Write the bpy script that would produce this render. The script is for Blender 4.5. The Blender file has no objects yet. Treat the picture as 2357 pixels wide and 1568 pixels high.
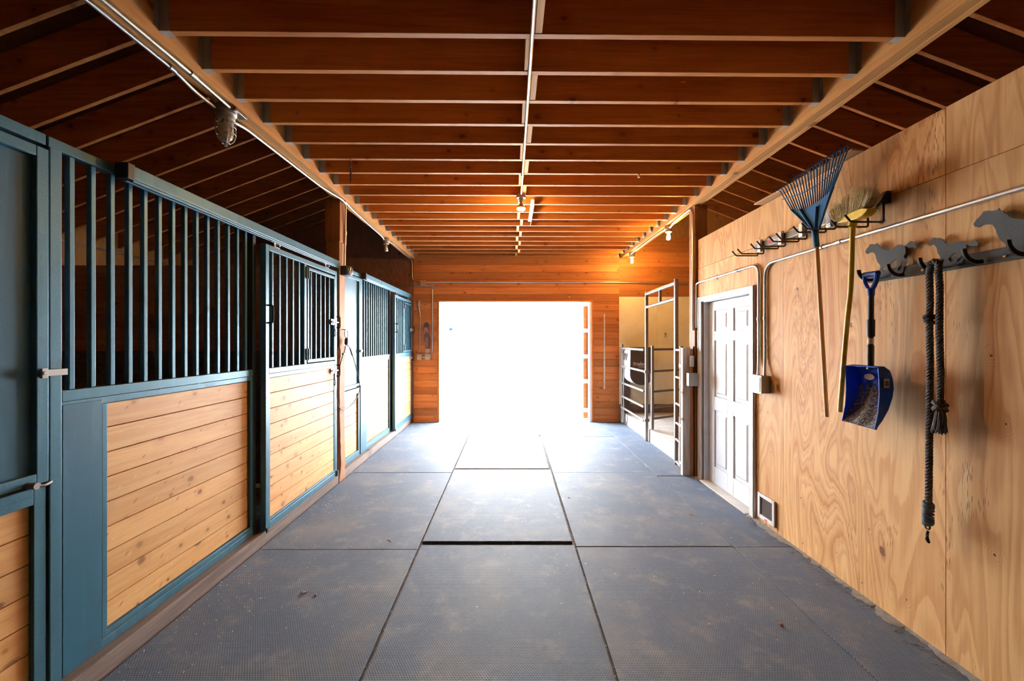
import bpy, bmesh, math, random
from mathutils import Vector, Matrix
S = bpy.context.scene
C = S.collection
random.seed(7)

# ------------------------------------------------------------ camera
F, CX, CY, H = 940.0, 1176.0, 784.0, 1.6          # focal length and vanishing point in pixels, eye height in metres
cam = bpy.data.objects.new('camera', bpy.data.cameras.new('camera'))
C.objects.link(cam); S.camera = cam
cam.data.sensor_width = 36.0; cam.data.sensor_fit = 'HORIZONTAL'
cam.data.lens = 36.0 * F / 2357.0
cam.data.shift_x = (1178.5 - CX) / 2357.0
cam.data.clip_start = 0.05; cam.data.clip_end = 300
cam.location = (0, 0, H); cam.rotation_euler = (math.radians(90), 0, 0)

# ------------------------------------------------------------ view, world, sun
S.view_settings.view_transform = 'Standard'
S.view_settings.look = 'None'
S.view_settings.gamma = 1.0
S.view_settings.use_curve_mapping = False
S.view_settings.exposure = 1.36
SKY = 20.0
W = bpy.data.worlds.new('sky'); S.world = W; W.use_nodes = True
wn = W.node_tree.nodes; wl = W.node_tree.links
wn['Background'].inputs['Color'].default_value = (0.80, 0.90, 1.0, 1)
wn['Background'].inputs['Strength'].default_value = SKY
sun = bpy.data.objects.new('sun', bpy.data.lights.new('sun', 'SUN')); C.objects.link(sun)
sun.data.energy = 30.0; sun.data.angle = math.radians(2); sun.data.color = (1.0, 0.96, 0.9)
sun.rotation_euler = (math.radians(38), 0, math.radians(-18))      # shines from high behind the barn, towards +Y
def portal(name, loc, rot, sx, sy):
    l = bpy.data.lights.new(name, 'AREA'); l.shape = 'RECTANGLE'; l.size = sx; l.size_y = sy
    l.cycles.is_portal = True
    o = bpy.data.objects.new(name, l); C.objects.link(o); o.location = loc; o.rotation_euler = rot
    return o
portal('sky_portal', (0.09, 8.17, 1.17), (math.radians(-90), 0, 0), 2.98, 2.36)
cy = S.cycles
cy.use_denoising = True
try: cy.denoiser = 'OPENIMAGEDENOISE'
except Exception: pass
cy.max_bounces = 10; cy.diffuse_bounces = 7; cy.glossy_bounces = 4
cy.transmission_bounces = 4; cy.transparent_max_bounces = 8
cy.caustics_reflective = False; cy.caustics_refractive = False
cy.sample_clamp_indirect = 12.0

# ------------------------------------------------------------ measuring helpers: where a pixel's line of sight meets a real plane
def onY(px, py, Y): return Vector(((px - CX) * Y / F, Y, H - (py - CY) * Y / F))
def onX(px, py, X):
    Y = X * F / (px - CX)
    return Vector((X, Y, H - (py - CY) * Y / F))

# ------------------------------------------------------------ node helpers
class NT:
    def __init__(s, name):
        s.m = bpy.data.materials.new(name); s.m.use_nodes = True
        s.t = s.m.node_tree; s.n = s.t.nodes; s.l = s.t.links
        s.b = s.n['Principled BSDF']
    def new(s, typ, **kw):
        n = s.n.new(typ)
        for k, v in kw.items(): setattr(n, k, v)
        return n
    def set(s, sock, v):
        if hasattr(v, 'is_output') or hasattr(v, 'links'): s.l.new(v, sock)
        else: sock.default_value = v
    def math(s, op, a, b=None, clamp=False):
        n = s.new('ShaderNodeMath', operation=op); n.use_clamp = clamp
        s.set(n.inputs[0], a)
        if b is not None: s.set(n.inputs[1], b)
        return n.outputs[0]
    def mix(s, f, a, b, mode='MIX'):
        n = s.new('ShaderNodeMix', data_type='RGBA', blend_type=mode)
        s.set(n.inputs[0], f); s.set(n.inputs[6], a); s.set(n.inputs[7], b)
        return n.outputs[2]
    def smooth(s, v, lo, hi):
        n = s.new('ShaderNodeMapRange', interpolation_type='SMOOTHSTEP')
        s.set(n.inputs['Value'], v); n.inputs['From Min'].default_value = lo; n.inputs['From Max'].default_value = hi
        return n.outputs[0]
    def vec(s, op, a, b):
        n = s.new('ShaderNodeVectorMath', operation=op)
        s.set(n.inputs[0], a); s.set(n.inputs[1], b)
        return n.outputs[0]
    def noise(s, v, scale=1.0, detail=4.0, rough=0.55, dist=0.0):
        n = s.new('ShaderNodeTexNoise'); s.set(n.inputs['Vector'], v)
        n.inputs['Scale'].default_value = scale; n.inputs['Detail'].default_value = detail
        n.inputs['Roughness'].default_value = rough; n.inputs['Distortion'].default_value = dist
        return n.outputs['Fac']
    def voro(s, v, scale=1.0, feat='F1', dim='3D'):
        n = s.new('ShaderNodeTexVoronoi', feature=feat, voronoi_dimensions=dim); s.set(n.inputs['Vector'], v)
        n.inputs['Scale'].default_value = scale
        return n
    def sep(s, v):
        n = s.new('ShaderNodeSeparateXYZ'); s.set(n.inputs[0], v); return n.outputs
    def comb(s, x, y, z):
        n = s.new('ShaderNodeCombineXYZ')
        for i, q in enumerate((x, y, z)): s.set(n.inputs[i], q)
        return n.outputs[0]
    def bump(s, h, strength=0.3, dist=0.01):
        n = s.new('ShaderNodeBump'); n.inputs['Strength'].default_value = strength
        n.inputs['Distance'].default_value = dist; s.l.new(h, n.inputs['Height'])
        s.l.new(n.outputs[0], s.b.inputs['Normal'])
    def coord(s, rnd=True):
        tc = s.new('ShaderNodeTexCoord').outputs['Object']
        if not rnd: return tc
        at = s.new('ShaderNodeAttribute', attribute_name='rnd').outputs['Fac']
        oi = s.new('ShaderNodeObjectInfo').outputs['Random']
        r = s.math('ADD', at, oi)
        s.r = r; s.oi = oi; s.at = at
        off = s.comb(s.math('MULTIPLY', r, 37.0), s.math('MULTIPLY', r, 53.0), s.math('MULTIPLY', r, 29.0))
        return s.vec('ADD', tc, off)
    def fin(s, color, rough=0.6, metal=0.0, spec=0.5):
        s.set(s.b.inputs['Base Color'], color); s.set(s.b.inputs['Roughness'], rough)
        s.set(s.b.inputs['Metallic'], metal); s.b.inputs['Specular IOR Level'].default_value = spec
        return s.m

def rgb(c): return (c[0], c[1], c[2], 1)
def flat2(t, v, axis, face, sa, sc):
    s = t.sep(v); other = [i for i in (0, 1, 2) if i != axis and i != face][0]
    return t.math('MULTIPLY', s[axis], sa), t.math('MULTIPLY', s[other], sc)
def wood(name, light, dark, axis=0, knots=0.5, rough=0.6, var=0.25, across=28.0, spec=0.35, bump=0.25, knotcol=None, ksc=4.0, face=1, krad=1.0, gouge=0.0):
    t = NT(name); v = t.coord()
    sc = [across] * 3; sc[axis] = across * 0.05
    g = t.noise(t.vec('MULTIPLY', v, tuple(sc)), 1.0, 5.0, 0.65, 0.6)
    big = [2.2] * 3; big[axis] = 0.5
    b = t.noise(t.vec('MULTIPLY', v, tuple(big)), 1.0, 2.0)
    fine = [160.0] * 3; fine[axis] = 6.0
    fg = t.noise(t.vec('MULTIPLY', v, tuple(fine)), 1.0, 2.0)
    f = t.math('ADD', t.math('MULTIPLY', t.smooth(g, 0.38, 0.68), 0.6), t.math('MULTIPLY', t.smooth(b, 0.35, 0.7), 0.4))
    col = t.mix(f, rgb(light), rgb(dark))
    col = t.mix(t.math('MULTIPLY', t.smooth(fg, 0.5, 0.75), 0.22), col, rgb([c * 0.5 for c in dark]))
    wob = t.noise(v, 9.0, 2.0)
    ku, kv = flat2(t, v, axis, face, ksc * 0.75, ksc)
    vk = t.voro(t.comb(t.math('ADD', ku, t.math('MULTIPLY', wob, 0.12)), t.math('ADD', kv, t.math('MULTIPLY', wob, 0.12)), 0.0), 1.0, 'F1', '2D')
    cc = t.sep(vk.outputs['Color']); pick = cc[0]
    size = t.math('ADD', 0.45, t.math('MULTIPLY', t.math('POWER', cc[1], 2.0), 1.5))
    edge = t.math('MULTIPLY', t.math('SUBTRACT', t.noise(v, 60.0, 3.0), 0.5), 0.05)
    kd = t.math('DIVIDE', t.math('ADD', vk.outputs['Distance'], edge), size)
    kmask = t.math('MULTIPLY', t.math('SUBTRACT', 1.0, t.smooth(kd, 0.035 * krad, 0.085 * krad)), t.math('MULTIPLY', t.math('LESS_THAN', pick, knots), t.math('ADD', 0.45, t.math('MULTIPLY', cc[2], 0.55))))
    halo = t.math('MULTIPLY', t.math('SUBTRACT', 1.0, t.smooth(kd, 0.07, 0.30)), t.math('LESS_THAN', pick, knots))
    rg = t.math('MULTIPLY', halo, t.smooth(t.math('SINE', t.math('MULTIPLY', kd, 150.0)), 0.0, 0.9))
    col = t.mix(t.math('MULTIPLY', rg, 0.35), col, rgb([c * 0.75 for c in dark]))
    col = t.mix(t.math('MULTIPLY', halo, 0.4), col, rgb(dark))
    kc = knotcol or [dark[0] * 0.28, dark[1] * 0.22, dark[2] * 0.2]
    col = t.mix(t.math('MULTIPLY', kmask, 0.85), col, rgb(kc))
    if gouge:      # kick and bite marks
        s3 = t.sep(t.new('ShaderNodeTexCoord').outputs['Object']); o_ = [i for i in (0, 1, 2) if i != axis and i != face][0]
        a_, b_ = s3[axis], s3[o_]
        r1 = t.math('ADD', t.math('MULTIPLY', a_, 0.8), t.math('MULTIPLY', b_, 0.6)); r2 = t.math('SUBTRACT', t.math('MULTIPLY', b_, 0.8), t.math('MULTIPLY', a_, 0.6))
        wb = t.math('MULTIPLY', t.noise(t.comb(a_, b_, 0.0), 7.0, 2.0), 0.5)
        vg = t.voro(t.comb(t.math('ADD', t.math('MULTIPLY', r1, 11.0), wb), t.math('ADD', t.math('MULTIPLY', r2, 34.0), wb), 0.0), 1.0, 'F1', '2D')
        pg = t.sep(vg.outputs['Color'])
        gm = t.math('MULTIPLY', t.math('SUBTRACT', 1.0, t.smooth(vg.outputs['Distance'], 0.08, 0.20)), t.math('LESS_THAN', pg[0], gouge))
        gl_ = t.math('MULTIPLY', gm, t.math('GREATER_THAN', pg[1], 0.6))
        col = t.mix(t.math('MULTIPLY', gm, 0.65), col, rgb([dark[0] * 0.4, dark[1] * 0.3, dark[2] * 0.25]))
        col = t.mix(t.math('MULTIPLY', gl_, 0.8), col, rgb([min(1, c * 1.25) for c in light]))
    wn_ = t.new('ShaderNodeTexWhiteNoise', noise_dimensions='1D'); t.set(wn_.inputs['W'], t.math('MULTIPLY', t.r, 91.7))
    k = t.math('ADD', 1.0 - var, t.math('MULTIPLY', wn_.outputs['Value'], var * 1.7))
    hsv = t.new('ShaderNodeHueSaturation'); t.set(hsv.inputs['Value'], k); t.set(hsv.inputs['Color'], col)
    t.bump(t.math('SUBTRACT', g, kmask), bump, 0.004)
    return t.fin(hsv.outputs[0], rough, 0, spec)

def plywood(name, light, dark, axis=2, rough=0.65, face=0):
    t = NT(name); v = t.coord()
    sc = [3.2] * 3; sc[axis] = 0.55
    fz = [30.0] * 3; fz[axis] = 3.0
    jag = t.math('MULTIPLY', t.math('SUBTRACT', t.noise(t.vec('MULTIPLY', v, tuple(fz)), 1.0, 3.0), 0.5), 0.035)
    n = t.math('ADD', t.noise(t.vec('MULTIPLY', v, tuple(sc)), 1.0, 2.0, 0.5, 0.9), jag)
    fr = t.math('FRACT', t.math('MULTIPLY', n, 11.0))
    rings = t.math('MULTIPLY', t.smooth(fr, 0.25, 0.80), t.math('SUBTRACT', 1.0, t.smooth(fr, 0.90, 1.0)))
    fr2 = t.math('FRACT', t.math('MULTIPLY', n, 34.0))
    lines = t.math('MULTIPLY', t.smooth(fr2, 0.3, 0.85), t.math('SUBTRACT', 1.0, t.smooth(fr2, 0.88, 1.0)))
    lzone = t.smooth(t.noise(t.vec('MULTIPLY', v, (0.9, 0.9, 0.5)), 1.0, 1.0), 0.46, 0.6)
    sc2 = [60.0] * 3; sc2[axis] = 3.0
    g = t.noise(t.vec('MULTIPLY', v, tuple(sc2)), 1.0, 4.0, 0.7)
    b = t.noise(v, 1.1, 2.0)
    f = t.math('ADD', t.math('MULTIPLY', rings, 0.42), t.math('ADD', t.math('MULTIPLY', t.smooth(g, 0.35, 0.75), 0.28), t.math('MULTIPLY', t.smooth(b, 0.3, 0.75), 0.2)))
    f = t.math('ADD', f, t.math('MULTIPLY', t.math('MULTIPLY', lines, lzone), 0.45), clamp=True)
    col = t.mix(f, rgb(light), rgb(dark))
    # splits and pulled grain
    su, sv = flat2(t, v, 2, face, 17.0, 150.0)
    vs = t.voro(t.comb(su, sv, 0.0), 1.0, 'F1', '2D')
    sp = t.sep(vs.outputs['Color'])[1]
    zone = t.smooth(t.noise(t.vec('MULTIPLY', v, (5.0, 5.0, 1.6)), 1.0, 2.0), 0.55, 0.66)
    slit = t.math('MULTIPLY', t.math('MULTIPLY', t.math('SUBTRACT', 1.0, t.smooth(vs.outputs['Distance'], 0.16, 0.42)), t.math('LESS_THAN', sp, 0.34)), zone)
    col = t.mix(t.math('MULTIPLY', slit, 0.75), col, rgb([dark[0] * 0.3, dark[1] * 0.2, dark[2] * 0.16]))
    # knots
    wob = t.noise(v, 12.0, 2.0)
    pu, pv = flat2(t, v, 2, face, 3.3, 4.0)
    vk = t.voro(t.comb(t.math('ADD', pu, t.math('MULTIPLY', wob, 0.25)), t.math('ADD', pv, t.math('MULTIPLY', wob, 0.25)), 0.0), 1.0, 'F1', '2D')
    pk = t.sep(vk.outputs['Color'])[0]
    sel = t.math('LESS_THAN', pk, 0.45)
    ksz = t.math('ADD', 0.35, t.math('MULTIPLY', t.math('POWER', t.sep(vk.outputs['Color'])[1], 3.0), 1.9))
    km = t.math('MULTIPLY', t.math('SUBTRACT', 1.0, t.smooth(t.math('DIVIDE', vk.outputs['Distance'], ksz), 0.03, 0.06)), sel)
    kr = t.math('MULTIPLY', t.math('SUBTRACT', 1.0, t.smooth(vk.outputs['Distance'], 0.06, 0.26)), sel)
    krr = t.math('MULTIPLY', kr, t.smooth(t.math('SINE', t.math('MULTIPLY', vk.outputs['Distance'], 130.0)), -0.3, 0.9))
    col = t.mix(t.math('MULTIPLY', krr, 0.35), col, rgb([d * 0.8 for d in dark]))
    col = t.mix(t.math('MULTIPLY', km, 0.85), col, rgb([dark[0] * 0.3, dark[1] * 0.22, dark[2] * 0.18]))
    wn_ = t.new('ShaderNodeTexWhiteNoise', noise_dimensions='1D'); t.set(wn_.inputs['W'], t.math('MULTIPLY', t.r, 91.7))
    hsv = t.new('ShaderNodeHueSaturation'); t.set(hsv.inputs['Value'], t.math('ADD', 0.9, t.math('MULTIPLY', wn_.outputs['Value'], 0.2))); t.set(hsv.inputs['Color'], col)
    t.bump(t.math('SUBTRACT', t.math('MULTIPLY', g, 0.5), t.math('ADD', slit, km)), 0.3, 0.004)
    return t.fin(hsv.outputs[0], rough, 0, 0.25)

def painted(name, col, rough=0.4, speck=0.4, rust=0.3, metal=0.0, rustcol=(0.10, 0.06, 0.035)):
    t = NT(name); v = t.coord()
    sp = t.smooth(t.noise(v, 220.0, 2.0), 0.56, 0.70)
    c = t.mix(t.math('MULTIPLY', sp, speck), rgb(col), rgb([q * 0.25 for q in col]))
    r = t.smooth(t.noise(v, 4.0, 8.0, 0.75), 0.54, 0.72)
    c = t.mix(t.math('MULTIPLY', r, rust), c, rgb(rustcol))
    lt = t.smooth(t.noise(t.vec('MULTIPLY', v, (14.0, 14.0, 1.4)), 1.0, 3.0), 0.5, 0.8)
    c = t.mix(t.math('MULTIPLY', lt, 0.22), c, rgb([min(1, q * 2.0 + 0.02) for q in col]))
    return t.fin(c, t.math('ADD', rough, t.math('MULTIPLY', r, 0.3)), metal, 0.28)

def plain(name, col, rough=0.5, metal=0.0, var=0.15, scale=25.0, spec=0.5):
    t = NT(name); v = t.coord()
    n = t.noise(v, scale, 4.0)
    c = t.mix(t.smooth(n, 0.3, 0.7), rgb([q * (1 - var) for q in col]), rgb([min(1, q * (1 + var)) for q in col]))
    return t.fin(c, rough, metal, spec)

def emit(name, col, strength):
    t = NT(name)
    t.b.inputs['Base Color'].default_value = rgb(col)
    t.b.inputs['Emission Color'].default_value = rgb(col)
    t.b.inputs['Emission Strength'].default_value = strength
    return t.m

def clear_glass(name, tint=(0.86, 0.86, 0.84), gloss=0.22, dirt=0.0):
    t = NT(name); t.n.remove(t.b)
    tr = t.new('ShaderNodeBsdfTransparent'); tr.inputs[0].default_value = rgb(tint)
    gl = t.new('ShaderNodeBsdfGlossy'); gl.inputs['Roughness'].default_value = 0.08
    mx = t.new('ShaderNodeMixShader'); mx.inputs[0].default_value = gloss
    t.l.new(tr.outputs[0], mx.inputs[1]); t.l.new(gl.outputs[0], mx.inputs[2])
    out = mx.outputs[0]
    if dirt:
        d = t.new('ShaderNodeBsdfDiffuse'); d.inputs[0].default_value = (0.55, 0.46, 0.35, 1)
        m2 = t.new('ShaderNodeMixShader')
        nz = t.noise(t.new('ShaderNodeTexCoord').outputs['Object'], 60.0, 4.0)
        t.l.new(t.math('MULTIPLY', t.smooth(nz, 0.2, 0.6), dirt), m2.inputs[0])
        t.l.new(out, m2.inputs[1]); t.l.new(d.outputs[0], m2.inputs[2]); out = m2.outputs[0]
    t.l.new(out, t.n['Material Output'].inputs[0])
    return t.m

# ------------------------------------------------------------ materials
M = {}
M['joist'] = wood('joist_wood', (0.56, 0.215, 0.050), (0.36, 0.105, 0.020), 0, 0.30, 0.6, 0.16, ksc=5.0)
M['rafter'] = wood('rafter_wood', (0.44, 0.175, 0.050), (0.26, 0.085, 0.022), 0, 0.55, 0.65, 0.2, ksc=5.0)
M['beam'] = wood('beam_wood', (0.62, 0.31, 0.10), (0.44, 0.18, 0.048), 1, 0.2, 0.6, 0.1, across=34, face=0)
M['block'] = wood('blocking_wood', (0.66, 0.38, 0.17), (0.48, 0.24, 0.09), 1, 0.1, 0.7, 0.15, face=0)
M['post'] = wood('post_wood', (0.42, 0.19, 0.075), (0.24, 0.095, 0.035), 2, 0.3, 0.7, 0.1)
M['pine'] = wood('pine_boards', (0.74, 0.42, 0.158), (0.60, 0.28, 0.082), 1, 0.78, 0.55, 0.12, across=22, ksc=6.5, knotcol=(0.16, 0.06, 0.025), face=0, krad=1.35, gouge=0.13)
M['cedar'] = wood('far_wall_boards', (0.58, 0.215, 0.055), (0.40, 0.125, 0.030), 0, 0.45, 0.6, 0.30, ksc=7.0, krad=1.1)
M['partition'] = wood('partition_boards', (0.55, 0.31, 0.21), (0.38, 0.20, 0.13), 0, 0.5, 0.7, 0.18, ksc=5)
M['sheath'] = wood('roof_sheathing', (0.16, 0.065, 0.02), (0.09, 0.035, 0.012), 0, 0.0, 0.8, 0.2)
M['sill'] = wood('sill_timber', (0.22, 0.165, 0.14), (0.11, 0.078, 0.066), 1, 0.3, 0.85, 0.15, bump=0.6)
M['greypost'] = wood('weathered_paint_wood', (0.50, 0.47, 0.44), (0.34, 0.20, 0.12), 2, 0.2, 0.8, 0.1, across=40)
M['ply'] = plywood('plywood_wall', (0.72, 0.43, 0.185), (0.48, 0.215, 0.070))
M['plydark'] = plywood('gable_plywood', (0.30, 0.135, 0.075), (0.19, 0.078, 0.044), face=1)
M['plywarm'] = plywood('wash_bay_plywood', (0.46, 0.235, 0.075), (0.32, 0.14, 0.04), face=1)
M['plyedge'] = wood('plywood_edge', (0.60, 0.38, 0.19), (0.36, 0.2, 0.09), 1, 0.0, 0.8, 0.1, across=90)
M['blue'] = painted('blue_grey_steel', (0.060, 0.160, 0.222), 0.38, 0.45, 0.22, 0.2)
M['bluesheet'] = painted('blue_steel_sheet', (0.034, 0.122, 0.190), 0.45, 0.3, 0.5, 0.0)
M['darkblue'] = painted('dark_blue_channel', (0.035, 0.06, 0.08), 0.45, 0.2, 0.1)
M['galv'] = painted('galvanised_steel', (0.55, 0.56, 0.57), 0.33, 0.15, 0.05, 0.9, (0.3, 0.28, 0.25))
M['hanger'] = painted('joist_hanger_zinc', (0.42, 0.42, 0.42), 0.45, 0.2, 0.1, 0.6, (0.2, 0.16, 0.13))
M['gate'] = painted('gate_tube_steel', (0.20, 0.185, 0.17), 0.42, 0.2, 0.25, 0.3, (0.22, 0.15, 0.1))
M['black'] = plain('black_plastic', (0.02, 0.018, 0.017), 0.45)
M['blackmetal'] = plain('black_iron', (0.025, 0.018, 0.015), 0.5, 0.6)
M['brownplastic'] = plain('dark_brown_plastic', (0.085, 0.062, 0.050), 0.6)
M['hammer'] = painted('hammered_grey_steel', (0.075, 0.083, 0.088), 0.7, 0.4, 0.0, 0.0)
M['rustrod'] = plain('brown_coated_rod', (0.045, 0.025, 0.015), 0.5)
M['rackgrey'] = plain('grey_rail_plastic', (0.22, 0.235, 0.24), 0.5)
M['white'] = plain('white_door_paint', (0.52, 0.545, 0.60), 0.5, 0, 0.02)
M['casing'] = plain('white_casing_paint', (0.55, 0.55, 0.56), 0.5, 0, 0.06, 8.0)
M['cream'] = plain('cream_wall_panel', (0.88, 0.78, 0.52), 0.4, 0, 0.06, 3.0)
M['rakeblue'] = plain('rake_blue_plastic', (0.025, 0.135, 0.31), 0.6, 0, 0.05, spec=0.12)
M['shovelblue'] = plain('scoop_blue_plastic', (0.012, 0.085, 0.50), 0.4, 0, 0.1, spec=0.3)
M['yellow'] = plain('yellow_paint', (0.66, 0.46, 0.03), 0.4, 0, 0.12)
M['handlewood'] = wood('tool_handle_wood', (0.70, 0.42, 0.20), (0.55, 0.30, 0.13), 2, 0.0, 0.5, 0.05, across=60)
M['bristle'] = plain('straw_bristles', (0.88, 0.70, 0.46), 0.8, 0, 0.35, 80.0)
M['rope'] = plain('dark_cotton_rope', (0.10, 0.085, 0.085), 0.9, 0, 0.3, 120.0)
M['knot'] = plain('grey_rope_end', (0.11, 0.14, 0.17), 0.9, 0, 0.3, 120.0)
M['lead'] = plain('dark_cable', (0.05, 0.04, 0.035), 0.6)
M['box'] = painted('electrical_box_steel', (0.33, 0.31, 0.29), 0.5, 0.2, 0.3, 0.4, (0.2, 0.14, 0.09))
M['tanbox'] = plain('tan_box_cover', (0.42, 0.25, 0.14), 0.6)
M['red'] = plain('red_badge', (0.5, 0.03, 0.03), 0.5)
M['sticker'] = plain('paper_sticker', (0.72, 0.62, 0.55), 0.7)
M['flyred'] = plain('faded_red_print', (0.42, 0.16, 0.14), 0.7, 0, 0.3, 30.0)
M['flydark'] = plain('dark_print', (0.09, 0.06, 0.065), 0.7, 0, 0.4, 40.0)
M['cardgrey'] = plain('grey_card', (0.36, 0.33, 0.31), 0.7)
M['brass'] = plain('brass_screw', (0.5, 0.36, 0.15), 0.4, 0.8)
M['bulb'] = emit('lit_bulb', (1.0, 0.52, 0.14), 650.0)
M['spotbulb'] = emit('lit_spot_face', (1.0, 0.55, 0.16), 900.0)
M['deadbulb'] = plain('unlit_bulb_white', (0.75, 0.74, 0.72), 0.4)
M['jar'] = clear_glass('jar_glass')
M['jardirty'] = clear_glass('dusty_jar_glass', (0.85, 0.8, 0.72), 0.15, 0.75)
M['rubberflap'] = plain('dark_pet_flap', (0.05, 0.025, 0.015), 0.3)
M['debris'] = plain('pale_wood_shavings', (0.72, 0.66, 0.55), 0.9, 0, 0.3)
M['stone'] = plain('reddish_stone', (0.30, 0.16, 0.13), 0.8, 0, 0.4, 60.0)
M['leaf'] = plain('brown_dry_leaf', (0.22, 0.13, 0.07), 0.8)
M['concrete'] = plain('concrete_slab', (0.50, 0.48, 0.45), 0.85, 0, 0.12, 6.0)
M['gravel'] = plain('pale_gravel_yard', (0.62, 0.60, 0.56), 0.95, 0, 0.12, 20.0)
M['outwhite'] = plain('white_outbuilding_siding', (0.85, 0.86, 0.88), 0.7, 0, 0.02)  # siding white, also carries the blown-out daylight on the doorway strips
M['bluelamp'] = plain('blue_lamp_enamel', (0.003, 0.008, 0.014), 0.9, spec=0.02)
def mat_rubber():
    t = NT('rubber_mat'); v = t.coord(False)
    s = t.sep(v)
    p = 0.0105
    ry = t.math('DIVIDE', s[1], p)
    row = t.math('FLOOR', ry)
    sh = t.math('MULTIPLY', t.math('MODULO', t.math('ABSOLUTE', row), 2.0), 0.5)
    fx = t.math('FRACT', t.math('ADD', t.math('DIVIDE', s[0], p * 1.25), sh))
    fy = t.math('FRACT', ry)
    dx = t.math('ABSOLUTE', t.math('SUBTRACT', fx, 0.5)); dy = t.math('ABSOLUTE', t.math('SUBTRACT', fy, 0.5))
    hole = t.math('MULTIPLY', t.math('SUBTRACT', 1.0, t.smooth(dx, 0.22, 0.34)), t.math('SUBTRACT', 1.0, t.smooth(dy, 0.14, 0.28)))
    oi = t.new('ShaderNodeObjectInfo').outputs['Random']
    off = t.vec('ADD', v, t.comb(t.math('MULTIPLY', oi, 31.0), t.math('MULTIPLY', oi, 17.0), 0.0))
    d1 = t.smooth(t.noise(off, 1.3, 5.0, 0.65), 0.42, 0.72)
    d2 = t.smooth(t.noise(off, 4.5, 6.0, 0.7), 0.5, 0.72)
    d3 = t.smooth(t.noise(off, 45.0, 4.0, 0.7), 0.45, 0.75)
    base = t.mix(d1, (0.105, 0.150, 0.225, 1), (0.190, 0.212, 0.245, 1))
    base = t.mix(t.math('MULTIPLY', d2, 0.45), base, (0.33, 0.32, 0.31, 1))
    base = t.mix(t.math('MULTIPLY', d3, 0.25), base, (0.30, 0.295, 0.285, 1))
    col = t.mix(t.math('MULTIPLY', hole, 0.78), base, (0.035, 0.036, 0.042, 1))
    t.bump(t.math('SUBTRACT', 1.0, hole), 0.45, 0.002)
    return t.fin(col, 0.68, 0, 0.28)
M['mat'] = mat_rubber()
def mat_ribbed():
    t = NT('ribbed_mat'); v = t.coord(False); s = t.sep(v)
    f = t.math('FRACT', t.math('DIVIDE', s[0], 0.022))
    g = t.smooth(t.math('ABSOLUTE', t.math('SUBTRACT', f, 0.5)), 0.18, 0.32)
    d = t.smooth(t.noise(v, 4.0, 5.0), 0.45, 0.7)
    base = t.mix(d, (0.34, 0.345, 0.36, 1), (0.46, 0.43, 0.38, 1))
    col = t.mix(t.math('MULTIPLY', g, 0.6), base, (0.08, 0.08, 0.085, 1))
    t.bump(t.math('SUBTRACT', 1.0, g), 0.5, 0.003)
    return t.fin(col, 0.7, 0, 0.3)
M['ribbed'] = mat_ribbed()

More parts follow.
